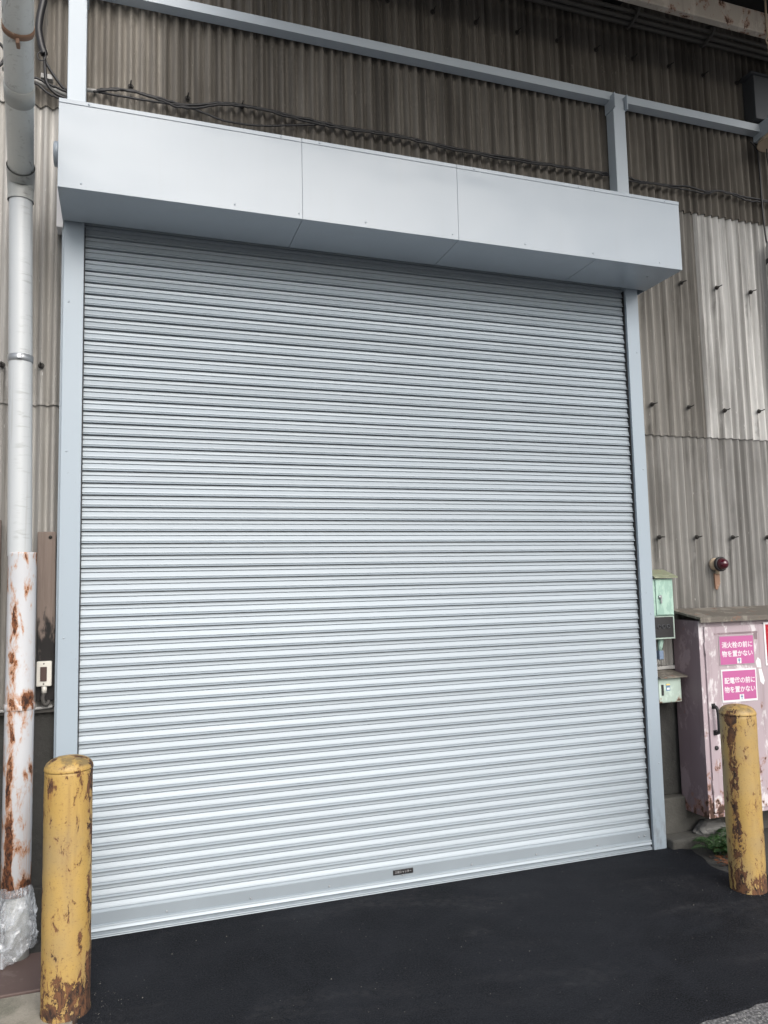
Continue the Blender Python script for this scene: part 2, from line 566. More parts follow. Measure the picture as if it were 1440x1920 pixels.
def m_chipped(name, base, pale, rustamt, seedv, lowz=None):
    """old sheet-metal paint: chalky patches, rusty edges"""
    g = G(name)
    n = g.noise(g.pos((9, 9, 4), seedv), 1.0, 8, 0.66, 0.4)
    n2 = g.noise(g.pos((45, 45, 30), seedv), 1.0, 6, 0.7)
    c = g.mix(g.noise(g.pos((4, 4, 3), seedv), 1.0, 5), base, tuple(x * 0.78 for x in base))
    c = g.mix(g.step(g.math('ADD', n, g.math('MULTIPLY', g.math('SUBTRACT', n2, 0.5), 0.2)), 0.53, 0.60, 0, 0.85), c, pale)
    c = g.mix(g.step(g.noise(g.pos((30, 30, 1.6), seedv), 1.0, 6), 0.55, 0.75, 0, 0.3), c, (0.13, 0.08, 0.085))
    rv = g.math('ADD', g.noise(g.pos((12, 12, 8), tuple(s + 5 for s in seedv)), 1.0, 9, 0.7), g.math('MULTIPLY', n2, 0.12))
    if lowz:
        x, y, z = g.xyz(g.pos())
        rv = g.math('ADD', rv, g.step(z, lowz[0], lowz[1], 0.2, 0))
    r1 = g.step(rv, 0.70 - rustamt, 0.78 - rustamt, 0, 0.8)
    r2 = g.step(rv, 0.76 - rustamt, 0.785 - rustamt)
    c = g.mix(r1, c, (0.26, 0.11, 0.06))
    c = g.mix(r2, c, (0.06, 0.03, 0.02))
    g.set(Base_Color=c, Roughness=0.62)
    g.bump(g.math('SUBTRACT', g.math('MULTIPLY', n2, 0.3), r2), 0.35, 0.002)
    return g.m


def m_wood():
    g = G('weathered_board')
    n = g.noise(g.pos((60, 60, 3)), 1.0, 7, 0.65, 0.6)
    c = g.mix(n, (0.09, 0.07, 0.06), (0.27, 0.215, 0.185))
    x, y, z = g.xyz(g.pos())
    burn = g.math('ADD', g.noise(g.pos((24, 24, 9)), 1.0, 6), g.step(z, 1.33, 1.62, 0.42, 0))
    c = g.mix(g.step(burn, 0.66, 0.84), c, (0.014, 0.013, 0.013))
    g.set(Base_Color=c, Roughness=0.85)
    g.bump(n, 0.5, 0.004)
    return g.m


def m_plastic():
    g = G('clear_plastic_film')
    tr = g.node('ShaderNodeBsdfTransparent')
    mx = g.node('ShaderNodeMixShader')
    w = g.noise(g.pos((16, 16, 7), (3, 3, 1)), 1.0, 6, 0.65, 1.6)
    g.set(Base_Color=(0.66, 0.70, 0.75), Roughness=0.13)
    g.b.inputs['Specular IOR Level'].default_value = 0.9
    g.nt.links.new(g.step(w, 0.40, 0.70, 0.22, 0.72), mx.inputs[0])
    g.nt.links.new(tr.outputs[0], mx.inputs[1])
    g.nt.links.new(g.b.outputs[0], mx.inputs[2])
    g.nt.links.new(mx.outputs[0], g.nt.nodes['Material Output'].inputs['Surface'])
    return g.m


def m_leaf(name, a, b):
    g = G(name)
    g.set(Base_Color=g.mix(g.noise(g.pos(), 40, 4), a, b), Roughness=0.5)
    return g.m


def m_lens():
    g = G('red_lens')
    g.set(Base_Color=(0.05, 0.002, 0.008), Roughness=0.08)
    g.b.inputs['Coat Weight'].default_value = 0.6
    return g.m


M_bollard_a = m_bollard('yellow_bollard_paint_a', 1.0, -0.35, 0.30)
M_bollard_b = m_bollard('yellow_bollard_paint_b', 2.6, -2.75, 0.22)
M_sleeve = m_sleeve()
M_pipe_big = m_pipe('grey_vinyl_pipe', (0.70, 0.725, 0.71), 0.85)
M_pipe_low = m_pipe('white_vinyl_pipe', (0.47, 0.50, 0.52), 0.25)
M_coupler = m_pipe('coupler_grey', (0.36, 0.375, 0.365), 0.5)
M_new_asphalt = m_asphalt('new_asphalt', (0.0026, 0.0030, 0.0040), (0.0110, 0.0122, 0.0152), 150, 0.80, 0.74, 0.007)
M_old_asphalt = m_asphalt('old_asphalt', (0.06, 0.061, 0.063), (0.115, 0.115, 0.117), 70, 0.62, 0.85, 0.012)
M_concrete = m_concrete('gutter_concrete', (0.22, 0.205, 0.17), (0.36, 0.335, 0.285), (0.085, 0.09, 0.065), 0.6, 1.6)
M_plinth = m_concrete('plinth_concrete', (0.045, 0.045, 0.041), (0.095, 0.093, 0.085), (0.022, 0.022, 0.02), 0.75, 1.0)
M_stone = m_concrete('stone', (0.10, 0.10, 0.10), (0.2, 0.2, 0.19), (0.05, 0.055, 0.05), 0.5, 4)
M_base = m_concrete('dark_base_wall', (0.036, 0.036, 0.034), (0.06, 0.06, 0.056), (0.02, 0.02, 0.02), 0.5, 0.8)
M_plate = m_chipped('brown_plate', (0.115, 0.078, 0.07), (0.14, 0.105, 0.095), 0.02, (3, 3, 3))
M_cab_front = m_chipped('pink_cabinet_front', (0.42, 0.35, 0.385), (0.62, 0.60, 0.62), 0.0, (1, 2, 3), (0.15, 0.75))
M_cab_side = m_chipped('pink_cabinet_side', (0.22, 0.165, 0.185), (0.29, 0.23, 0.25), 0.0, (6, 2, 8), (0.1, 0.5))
M_cab_roof = m_chipped('cabinet_roof', (0.13, 0.118, 0.10), (0.21, 0.195, 0.17), 0.06, (2, 8, 3))
M_green = m_chipped('green_box_paint', (0.29, 0.45, 0.385), (0.36, 0.52, 0.45), 0.005, (9, 1, 4))
M_green_pale = m_chipped('pale_green_box_paint', (0.40, 0.50, 0.45), (0.46, 0.56, 0.51), 0.012, (4, 7, 2), (0.83, 0.93))
M_green_roof = m_chipped('green_roof_paint', (0.22, 0.245, 0.16), (0.28, 0.30, 0.21), 0.03, (2, 2, 9))
M_rust_beam = m_chipped('rusty_beam_paint', (0.46, 0.42, 0.37), (0.52, 0.48, 0.43), 0.10, (5, 5, 1))
M_rust = m_chipped('rusty_bracket', (0.24, 0.14, 0.09), (0.5, 0.42, 0.34), 0.08, (8, 8, 8))
M_wood = m_wood()
M_plastic = m_plastic()
M_leaf = m_leaf('fern_green', (0.012, 0.036, 0.010), (0.04, 0.095, 0.025))
M_dead = m_leaf('dead_leaf', (0.06, 0.022, 0.01), (0.17, 0.07, 0.03))
M_lens = m_lens()

# ================================================================ the setting: ground
mb = MB()
mb.quad([(-400, -400, -0.014), (400, -400, -0.014), (400, 400, -0.014), (-400, 400, -0.014)])
setting(mb.build('ground', M_old_asphalt))

# new asphalt apron in front of the shutter, with an irregular edge, a thin raised slab
edge = [(0.03, 0.10), (0.03, -0.44), (0.05, -0.8), (0.04, -1.30), (0.3, -1.50), (0.9, -1.60), (1.5, -1.62), (2.0, -1.585), (2.14, -1.568), (2.35, -1.552), (2.57, -1.535),
        (3.0, -1.50), (3.7, -1.46), (4.6, -1.46), (4.6, -0.72), (3.6, -0.62), (3.36, -0.50), (3.345, -0.36), (3.40, -0.22), (3.425, -0.11), (3.34, -0.04), (3.33, 0.10)]
pts = []
for i in range(len(edge)):
    a, b = Vector(edge[i]), Vector(edge[(i + 1) % len(edge)])
    n = max(1, int((b - a).length / 0.05))
    for k in range(n):
        p = a.lerp(b, k / n)
        j = 0.006 if p.y < 0.05 else 0
        pts.append((p.x + random.uniform(-j, j), p.y + random.uniform(-j, j)))
mb = MB()
topv = [mb.bm.verts.new((x, y, 0.0)) for x, y in pts]
botv = [mb.bm.verts.new((x, y, -0.02)) for x, y in pts]
mb.bm.faces.new(topv)
for i in range(len(pts)):
    j = (i + 1) % len(pts)
    mb.bm.faces.new((botv[i], botv[j], topv[j], topv[i]))
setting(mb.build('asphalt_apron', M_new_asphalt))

# concrete gutter strip at lower left and dark earth between it and the wall
mb = MB()
mb.box(-3.0, 0.028, -3.0, -0.446, -0.1, 0.002)
setting(mb.build('gutter_strip', M_concrete))
mb = MB()
mb.box(-3.0, 0.028, -0.442, 0.14, -0.1, -0.006)
setting(mb.build('wall_foot_pavement', M_base))
mb = MB()
mb.box(3.345, 6.5, -0.60, 0.14, -0.1, -0.010)
setting(mb.build('planting_strip', M_base))

# ================================================================ the factory wall
wall = empty('factory_wall', (-1.2, 0.12, 0))
tag(wall, 'weathered grey-brown corrugated slate wall with dark base around the roller shutter', 'wall')
WX, WY = 1.2, -0.12          # children are placed relative to the empty
PITCH, AMP = 0.0591, 0.0152
CREST0 = 3.467


def wave(x):
    return -AMP * math.cos(2 * math.pi * (x - CREST0) / PITCH)


def sheet(x0, x1, z0, z1, m, yb=0.0, yt=0.0):
    """one corrugated sheet 6 mm thick; yb / yt push its bottom / top edge towards the street"""
    mb = MB()
    n = max(2, int(round((x1 - x0) / PITCH * 10)))
    T = 0.006
    rows = []
    for (z, yo) in ((z0, yb), (z1, yt)):
        f = []
        bk = []
        for i in range(n + 1):
            x = x0 + (x1 - x0) * i / n
            zz = z + (0.0015 * math.sin(x * 37) if z == z0 else 0)
            y = 0.1152 + wave(x) + yo
            f.append(mb.bm.verts.new((x, y, zz)))
            bk.append(mb.bm.verts.new((x, y + T, zz)))
        rows.append((f, bk))
    (f0, b0), (f1, b1) = rows
    for i in range(n):
        q = mb.bm.faces.new((f0[i], f0[i + 1], f1[i + 1], f1[i])); q.smooth = True
        q = mb.bm.faces.new((b0[i + 1], b0[i], b1[i], b1[i + 1])); q.smooth = True
        mb.bm.faces.new((f0[i + 1], f0[i], b0[i], b0[i + 1]))
        mb.bm.faces.new((f1[i], f1[i + 1], b1[i + 1], b1[i]))
    mb.bm.faces.new((f0[0], f1[0], b1[0], b0[0]))
    mb.bm.faces.new((f1[n], f0[n], b0[n], b1[n]))
    o = mb.build('corrugated_sheet', m, wall, (WX, WY, 0))
    for e in o.data.edges:
        pass
    o.data.set_sharp_from_angle(angle=R(50))
    return o


SHW = PITCH * 12
x = 3.922 - SHW * 7
k = 0
while x < 6.0:
    a, b = x, x + SHW
    d = 0.0018 * (k % 2)
    left = b < 0.35
    # top row
    sheet(a, b + 0.004, 4.125, 5.70, M_slate_left if b < 0.3 and b < 0.0 else (M_slate_top_half_shade if b < 0.5 else M_slate_top), -0.014 - d, -0.002 - d)
    # middle row (only above the opening where the shutter is)
    if b < 0.0 or a > 3.27:
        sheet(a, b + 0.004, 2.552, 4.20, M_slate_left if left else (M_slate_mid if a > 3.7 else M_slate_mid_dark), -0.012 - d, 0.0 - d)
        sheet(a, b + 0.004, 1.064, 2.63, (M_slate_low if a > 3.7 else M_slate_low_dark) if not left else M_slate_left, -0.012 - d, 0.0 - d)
    else:
        xa, xb = a, b
        if xa < -0.04:
            sheet(xa, -0.04, 2.552, 4.20, M_slate_left, -0.012 - d, 0.0 - d)
            sheet(xa, -0.04, 1.064, 2.63, M_slate_left, -0.012 - d, 0.0 - d)
            xa = -0.036
        if xb > 3.27:
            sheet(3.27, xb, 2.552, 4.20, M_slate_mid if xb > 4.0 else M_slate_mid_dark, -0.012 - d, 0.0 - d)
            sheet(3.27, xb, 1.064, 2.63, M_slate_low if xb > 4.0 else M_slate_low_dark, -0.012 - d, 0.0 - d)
            xb = 3.266
        if xb > xa:
            sheet(xa, xb + 0.003, 3.50, 4.20, M_slate_mid, -0.012 - d, 0.0 - d)
    x = b
    k += 1

# base wall below the sheets, plinth, flashing
mb = MB(); mb.box(-3.0, -0.03, 0.118, 0.3, -0.05, 1.075); mb.build('base_wall', M_base, wall, (WX, WY, 0))
mb = MB(); mb.box(3.25, 6.5, 0.118, 0.3, 0.262, 1.075); mb.build('base_wall', M_base, wall, (WX, WY, 0))
mb = MB(); mb.box(3.25, 6.5, 0.055, 0.3, -0.05, 0.258, 0.008); mb.build('plinth', M_plinth, wall, (WX, WY, 0))
mb = MB(); mb.box(3.325, 3.80, -0.07, 0.055, -0.05, 0.05, 0.012); mb.build('plinth_step', M_plinth, wall, (WX, WY, 0))
mb = MB(); mb.box(-3.0, -0.03, 0.100, 0.118, -0.05, 0.225, 0.004); mb.build('skirting', M_base, wall, (WX, WY, 0))
mb = MB(); mb.box(3.315, 6.5, 0.083, 0.118, 1.040, 1.062, 0.003); mb.build('flashing', M_conduit, wall, (WX, WY, 0))
mb = MB(); mb.box(-3.0, -0.098, 0.083, 0.118, 1.040, 1.060, 0.003); mb.build('flashing', M_conduit_d, wall, (WX, WY, 0))
# inner panel behind the shutter curtain
mb = MB(); mb.box(-0.03, 3.25, 0.16, 0.3, -0.05, 3.6); mb.build('back_wall', M_base, wall, (WX, WY, 0))
mb = MB(); mb.box(-3.0, 6.5, 0.30, 0.5, -0.05, 5.9); mb.build('inner_wall', M_base, wall, (WX, WY, 0))

# hook bolts: washer, nut and bent stub
mb = MB()
mb.lathe([(0.0, 0.0), (0.0155, 0.0), (0.0155, 0.004), (0.0095, 0.0045), (0.0095, 0.014), (0.0, 0.0142)], axis='Y', seg=10, smooth=False)
mb.tube([(0, -0.012, 0), (0, -0.034, 0), (0.004, -0.05, 0.0015)], 0.0036, 6)
bolt_me = mb.mesh('bolt', M_bolt)
rows = [(5.15, [1.711 + 0.2955 * i for i in range(10)]), (4.30, [0.216, 0.512, 0.807]),
        (3.60, [3.771, 4.066, 4.366]), (2.745, [3.462, 3.757, 4.053, 4.35, -0.205, -0.38]),
        (1.877, [3.462, 3.757, 4.05, 4.345])]
for z, xs in rows:
    for xx in xs:
        n = round((xx - CREST0) / PITCH)
        xc = CREST0 + n * PITCH
        link('bolt', bolt_me, wall, (xc + WX, 0.0875 + WY - (0.006 if z in (4.30, 2.745, 1.877) else 0.003), z + random.uniform(-.008, .008)), (0, random.uniform(-1.4, 1.4), 0))

# ================================================================ roller shutter
sh = empty('roller_shutter', (1.612, 0.0, 0))
tag(sh, 'large closed pale grey steel roller shutter with boxed housing above', 'roller shutter')
SX = -1.612
P0 = 0.06
# one slat: (depth, height) from the lip under the slat above down to its own lip
prof = [(0.0240, 0.0015), (0.0240, -0.0030), (0.0092, -0.0034), (0.0084, -0.0110), (0.0070, -0.0188), (0.0072, -0.0200), (0.0140, -0.0206), (0.0140, -0.0232), (0.0098, -0.0246), (0.0034, -0.0400),
        (0.0014, -0.0472), (0.0056, -0.0482), (0.0056, -0.0496), (0.0022, -0.0505), (-0.0032, -0.0552), (-0.0050, -0.0572), (-0.0048, -0.0580), (0.0240, -0.0588)]
mb = MB()
mb.extrude_x(prof, -1.63, 1.63, smooth=False)
slat_me = mb.mesh('slat', M_slat)
for kk in range(57):
    ztop = 0.111 + P0 * (kk + 1)
    link('slat', slat_me, sh, (0, random.uniform(-0.0004, 0.0004), ztop), (random.uniform(-0.006, 0.006), 0, 0))

bar_prof = [(0.010, 0.118), (-0.004, 0.1135), (-0.0075, 0.110), (-0.0075, 0.057), (-0.016, 0.0535), (-0.0175, 0.047), (-0.013, 0.0455), (-0.020, 0.036),
            (-0.022, 0.033), (-0.0215, 0.0315), (-0.008, 0.030), (-0.008, 0.0165), (-0.019, 0.013), (-0.020, 0.0095), (-0.014, 0.0088), (-0.014, 0.0065), (-0.021, 0.005), (-0.022, 0.0015), (0.012, 0.0015)]
mb = MB(); mb.extrude_x(bar_prof, -1.598, 1.603, closed=True, caps=True)
bar = mb.build('bottom_bar', paint('bar_paint', (0.30, 0.347, 0.387), 0.34, 0.2), sh)
mb = MB(); mb.lathe([(0.0, 0.0), (0.0055, 0.0), (0.0055, 0.0015), (0.004, 0.004), (0.0, 0.005)], axis='Y', seg=10)
screw_me = mb.mesh('screw', M_screw)
mb = MB(); mb.lathe([(0.0, 0.0), (0.0048, 0.0), (0.0048, 0.001), (0.0035, 0.0022), (0.0, 0.0028)], axis='Y', seg=10)
pscrew_me = mb.mesh('painted_screw', M_housing)
for xx in [-1.2 + 0.405 * i for i in range(8)] + [1.52, 1.56]:
    link('screw', screw_me, bar, (xx, -0.0076, 0.070 + (0.012 if xx > 1.4 else 0)))
npx = 1.63 + SX
mb = MB(); mb.box(npx - 0.057, npx + 0.057, -0.011, -0.0077, 0.075, 0.101, 0.003)
plate = tag(mb.build('nameplate', M_dark, bar), 'small black nameplate with silver lettering')
mb = MB()
lt = text_mesh('lettering', '三和シャッター', 0.0135, M_silver, bar, (npx, -0.0113, 0.0878), weight=0.0002)

# guide rails: front plate, folded outer flange, dark brush slot at the inner edge
for (xa, xb, sgn) in ((-0.094, 0.000, 1), (3.222, 3.313, -1)):
    mb = MB(); mb.box(xa, xb, -0.030, 0.105, -0.005, 3.548, 0.0025)
    rl = mb.build('guide_rail', M_rail, sh, (SX, 0, 0))
    xi = xb if sgn > 0 else xa
    mb = MB(); mb.box(min(xi, xi + sgn * 0.004) + sgn * 0.0005, max(xi, xi + sgn * 0.004) + sgn * 0.0005, -0.012, 0.02, 0.0, 3.45)
    mb.build('brush_strip', M_dark, rl, (0, 0, 0))
    xo = xa if sgn > 0 else xb
    mb = MB(); mb.box(xo - (0.012 if sgn > 0 else -0.0005), xo + (-0.0005 if sgn > 0 else 0.010), 0.010, 0.10, 0.0, 3.45, 0.0015)
    mb.build('flange', M_rail, rl)
    for zz in (0.5, 1.4, 2.3, 3.05):
        link('screw', pscrew_me, rl, ((xa + xb) / 2 + sgn * -0.02, -0.0302, zz))

# housing
hz0, hz1, hy0, hx0, hx1 = 3.456, 3.878, -0.392, -0.1, 3.363
mb = MB(); mb.box(hx0 + 0.006, hx1 - 0.006, hy0 + 0.006, -0.052, hz0 + 0.006, hz1 - 0.004)
mb.box(hx0 + 0.006, hx1 - 0.006, -0.0515, 0.097, 3.56, hz1 - 0.004)
hs_o = mb.build('housing', M_housing, sh, (SX, 0, 0))
seams = [hx0, 1.038, 1.896, 2.765, hx1]
front_seams = [hx0, 1.038, 1.896, hx1]
for a, b in zip(front_seams, front_seams[1:]):
    mb = MB(); mb.box(a + 0.0007, b - 0.0007, hy0, hy0 + 0.0058, hz0 + 0.0004, hz1, 0.0010)
    mb.build('front_panel', M_housing, hs_o)
for a, b in zip(seams, seams[1:]):
    mb = MB(); mb.box(a + 0.0012, b - 0.0012, hy0 + 0.0063, -0.050, hz0, hz0 + 0.0055, 0.001)
    mb.build('bottom_panel', M_housing, hs_o)
    mb = MB(); mb.box(a + 0.0010, b - 0.0010, hy0 - 0.0035, hy0 + 0.06, hz1 - 0.017, hz1 + 0.003, 0.001)
    mb.build('top_lip', M_housing, hs_o)
for xx in (0.0, 0.70, 1.02, 1.37, 1.86, 2.30, 2.74, 3.20):
    link('screw', pscrew_me, hs_o, (xx, hy0 - 0.0003, hz0 + 0.028))
for xx in (0.03, 0.93, 1.13, 2.0, 2.66, 3.26):
    link('screw', pscrew_me, hs_o, (xx, hy0 - 0.0038, hz1 - 0.008))
for sx_, s_ in ((hx0, -1), (hx1, 1)):
    mb = MB(); mb.box(sx_ - (0.0 if s_ < 0 else 0.0055), sx_ + (0.0055 if s_ < 0 else 0.0), hy0 + 0.0062, 0.104, hz0 + 0.001, hz1 - 0.001)
    mb.build('end_panel', M_housing, hs_o)
mb = MB(); mb.lathe([(0.0, 0.0), (0.058, 0.0), (0.058, 0.028), (0.052, 0.032), (0.0, 0.032)], (hx0 - 0.0005, -0.2, 3.712), axis=(-1, 0, 0), seg=24)
mb.build('shaft_cap', M_housing, hs_o)
mb = MB(); mb.box(-0.132, -0.1005, -0.004, 0.09, 3.44, 3.66, 0.002)
mb.build('mounting_tab', M_white, hs_o)
# small ceiling fixing under the right end
link('screw', screw_me, hs_o, (3.22, -0.25, hz0 - 0.0005), (R(90), 0, 0))

# ================================================================ steel support frame above the housing
fr = empty('support_frame', (1.6, 0.06, 3.88))
tag(fr, 'light grey painted steel frame of one long beam and two posts above the shutter housing', 'steel frame')
FO = (-1.6, -0.06, -3.88)
# channel beam: front web with lower flange going back to the wall
mb = MB()
mb.extrude_x([(0.016, 4.765), (0.016, 4.818), (0.020, 4.822), (0.085, 4.822), (0.085, 4.816), (0.022, 4.816), (0.022, 4.771), (0.085, 4.771), (0.085, 4.765)], -0.30, 4.47, closed=True, caps=True)
mb.build('beam', M_frame, fr, FO)
for xa, xb in ((-0.092, -0.002), (3.222, 3.312)):
    mb = MB(); mb.box(xa, xb, -0.004, 0.078, 3.86, 4.70, 0.004)
    pst = mb.build('post', M_frame, fr, FO)
    mb = MB(); mb.box(xa + 0.006, xb - 0.006, 0.000, 0.074, 4.70, 4.7648)
    mb.build('post_head', M_frame, pst)
    for s_ in (-1, 1):
        xx = xa - 0.0065 if s_ < 0 else xb + 0.0005
        mb = MB(); mb.box(xx, xx + 0.006, -0.03, 0.078, 4.69, 4.79)
        mb.build('gusset_plate', M_frame, pst)

# ================================================================ drain pipe on the left
dp = empty('drain_pipe', (-0.245, -0.10, 0.0))
tag(dp, 'pale vinyl drain pipe with rusty white steel sleeve left of the shutter', 'drain pipe')
px, py = 0.0, 0.0
mb = MB(); mb.tube([(-0.012, 0, 1.79), (-0.026, 0, 2.72), (-0.040, 0, 3.53)], 0.0525, 28, cap=False)
mb.build('lower_pipe', M_pipe_low, dp)
mb = MB(); mb.tube([(0.010, 0, 0.0), (0.008, 0, 0.30)], 0.050, 24)
mb.build('foot_pipe', M_coupler, dp)
mb = MB()
mb.lathe([(0.0595, 0.28), (0.0620, 0.283), (0.0620, 1.08), (0.0625, 1.088), (0.0610, 1.11), (0.0612, 1.796), (0.0625, 1.803), (0.0605, 1.805), (0.054, 1.803)], seg=40)
sl = mb.build('steel_sleeve', M_sleeve, dp)
mb = MB(); mb.lathe([(0.0628, 1.088), (0.0655, 1.09), (0.0655, 1.117), (0.0628, 1.119)], seg=32)
mb.box(0.0, 0.022, -0.078, -0.062, 1.093, 1.114, 0.002)
mb.build('clamp_band', M_sleeve, dp)
mb = MB(); mb.lathe([(0.053, 2.705), (0.0562, 2.707), (0.0562, 2.737), (0.053, 2.739)], (-0.026, 0, 0), seg=32)
mb.box(-0.034, -0.014, -0.068, -0.0565, 2.710, 2.733, 0.002)
mb.build('clamp_band', M_screw, dp)
# elbow and the inclined pipe coming out towards the street
E0, E1 = Vector((-0.040, 0.0, 3.50)), Vector((-0.040, 0.0, 3.60))
D = Vector((0.085, -0.93, 0.30)).normalized()
el = [E0, Vector((-0.040, 0, 3.545)), Vector((-0.040, -0.004, 3.578)), E1 + D * 0.02, E1 + D * 0.055, E1 + D * 0.10]
mb = MB(); mb.tube(el, [0.0585, 0.0585, 0.0605, 0.0615, 0.0625, 0.0625], 28, cap=False)
mb.build('elbow', M_coupler, dp)
mb = MB(); mb.tube([E1 + D * 0.09, E1 + D * 1.9], 0.0575, 32)
up = mb.build('upper_pipe', M_pipe_big, dp)
for t, w, r, m_ in ((0.47, 0.085, 0.0615, M_coupler), (0.80, 0.028, 0.0605, M_rust)):
    mb = MB(); mb.tube([E1 + D * t, E1 + D * (t + 0.002), E1 + D * (t + w - 0.002), E1 + D * (t + w)], [0.0577, r, r, 0.0577], 32, cap=False)
    mb.build('coupling' if w > 0.05 else 'pipe_band', m_, up)
q = E1 + D * 0.813
mb = MB(); mb.box(q.x - 0.007, q.x + 0.007, q.y - 0.02, q.y + 0.02, q.z - 0.078, q.z - 0.055, 0.003)
mb.build('band_bolt', M_rust, up)

# crumpled plastic film wrapped round the pipe foot
mb = MB()
bmv = []
nz, ns = 26, 44
import mathutils.noise as mnoise


def crease(p):
    """broad ridges, as in crumpled film"""
    a = 1 - abs(mnoise.noise(p)) * 2.4
    b = 1 - abs(mnoise.noise(p * 1.9 + Vector((5, 2, 1)))) * 2.4
    return max(0, a) ** 2 * 0.016 + max(0, b) ** 2 * 0.007


for i in range(nz + 1):
    t = i / nz
    row = []
    for k in range(ns):
        a = 2 * math.pi * (k + 0.5 * (i % 2)) / ns
        lean = max(0, math.cos(a - R(205)))          # the film hangs out to the left and front
        r = 0.064 + 0.016 * min(1, t * 2.2) + 0.050 * lean * t ** 1.5
        p = Vector((math.cos(a) * 1.3 + t * 0.8, math.sin(a) * 1.3 - t * 0.6, t * 2.1))
        r += crease(p) * min(1, 0.25 + t * 2) + random.uniform(-0.0012, 0.0012)
        if t < 0.07:
            r -= 0.004
        hem = 0.05 + 0.02 * mnoise.noise(Vector((math.cos(a) * 3, math.sin(a) * 3, 4))) + 0.02 * math.cos(a) - 0.06 * lean
        z = 0.318 + 0.010 * mnoise.noise(Vector((math.cos(a) * 2.5, math.sin(a) * 2.5, 9))) * (1 - t)
        z = z * (1 - t) + max(0.013, hem) * t
        row.append(mb.bm.verts.new((r * math.cos(a), r * math.sin(a), z)))
    bmv.append(row)
for i, (A, B) in enumerate(zip(bmv, bmv[1:])):
    for k in range(ns):
        k2 = (k + 1) % ns
        if i % 2 == 0:
            mb.bm.faces.new((A[k], A[k2], B[k])); mb.bm.faces.new((A[k2], B[k2], B[k]))
        else:
            mb.bm.faces.new((A[k], B[k2], B[k])); mb.bm.faces.new((A[k], A[k2], B[k2]))
bag = mb.build('plastic_wrap', M_plastic, None, (-0.243, -0.10, 0))
tag(bag, 'crumpled clear plastic film wrapped round the foot of the drain pipe', 'plastic wrap')

# ================================================================ bollards
for (bx_, by_, bz_, m_, lab) in ((-0.002, -0.635, -0.006, M_bollard_a, 'chipped yellow steel bollard in front of the drain pipe, nearest the camera'),
                           (3.300, -0.680, -0.032, M_bollard_b, 'chipped yellow steel bollard with dark scraped side before the pink cabinet')):
    b = empty('bollard', (bx_, by_, bz_))
    tag(b, lab, 'bollard', 'yellow bollards flanking the shutter')
    mb = MB(); mb.lathe([(0.0925, -0.02), (0.0915, 0.02)] + [(0.0905, 0.04 + 0.02 * q_) for q_ in range(44)] + [(0.0905, 0.915), (0.089, 0.924), (0.083, 0.925)], seg=56)
    for v_ in mb.bm.verts:
        c_ = v_.co.copy()
        if c_.z < 0.9:
            k_ = 1 + 0.018 * mnoise.noise(c_ * 7 + Vector((bx_ * 3, 0, 0))) + 0.010 * mnoise.noise(c_ * 24 + Vector((0, bx_, 2))) - 0.05 * max(0, mnoise.noise(c_ * 5 + Vector((4, bx_ * 2, 1))) - 0.35)
            v_.co.x *= k_; v_.co.y *= k_
    mb.build('post', m_, b)
    mb = MB(); mb.lathe([(0.084, 0.922), (0.0915, 0.923), (0.0925, 0.928), (0.091, 0.937), (0.084, 0.950), (0.071, 0.961), (0.051, 0.969), (0.026, 0.974), (0.0, 0.975)], seg=56)
    mb.build('cap', m_, b)

# ================================================================ pink cabinet
cb = empty('hydrant_cabinet', (4.05, -0.03, 0.19))
tag(cb, 'faded pink sheet-metal cabinet with warning signs on its door, behind the right bollard', 'cabinet')
CO = (-4.05, 0.03, -0.19)
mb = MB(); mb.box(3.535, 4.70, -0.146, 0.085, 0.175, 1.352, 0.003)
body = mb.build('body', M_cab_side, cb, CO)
mb = MB(); mb.box(3.535, 4.70, -0.1505, -0.1465, 0.176, 1.350, 0.001)
mb.build('front_frame', M_cab_front, cb, CO)
mb = MB(); mb.box(3.568, 4.66, -0.162, -0.1510, 0.205, 1.315, 0.003)
door = mb.build('door', M_cab_front, cb, CO)
mb = MB()
mb.extrude_x([(-0.198, 1.360), (-0.198, 1.374), (0.088, 1.418), (0.088, 1.404)], 3.512, 4.74, closed=True, caps=True)
mb.box(3.512, 4.74, -0.199, -0.190, 1.343, 1.3595)
mb.build('roof', M_cab_roof, cb, CO)
mb = MB(); mb.tube(spline([(3.602, -0.162, 0.836), (3.602, -0.188, 0.832), (3.604, -0.196, 0.80), (3.606, -0.196, 0.715), (3.606, -0.188, 0.682), (3.606, -0.162, 0.678)], 5), 0.0095, 10)
mb.box(3.588, 3.616, -0.1645, -0.1622, 0.82, 0.852, 0.001)
mb.box(3.591, 3.619, -0.1645, -0.1622, 0.662, 0.694, 0.001)
mb.build('handle', M_dark, door)
mb = MB(); mb.lathe([(0, 0), (0.013, 0), (0.013, 0.006), (0.009, 0.009), (0, 0.009)], (3.606, -0.162, 0.588), 'Y', 16)
mb.build('lock', M_dark, door)
for zz in (0.36, 1.18):
    mb = MB(); mb.tube([(3.570, -0.157, zz - 0.04), (3.570, -0.157, zz + 0.04)], 0.006, 8)
    mb.build('hinge', M_cab_front, door)


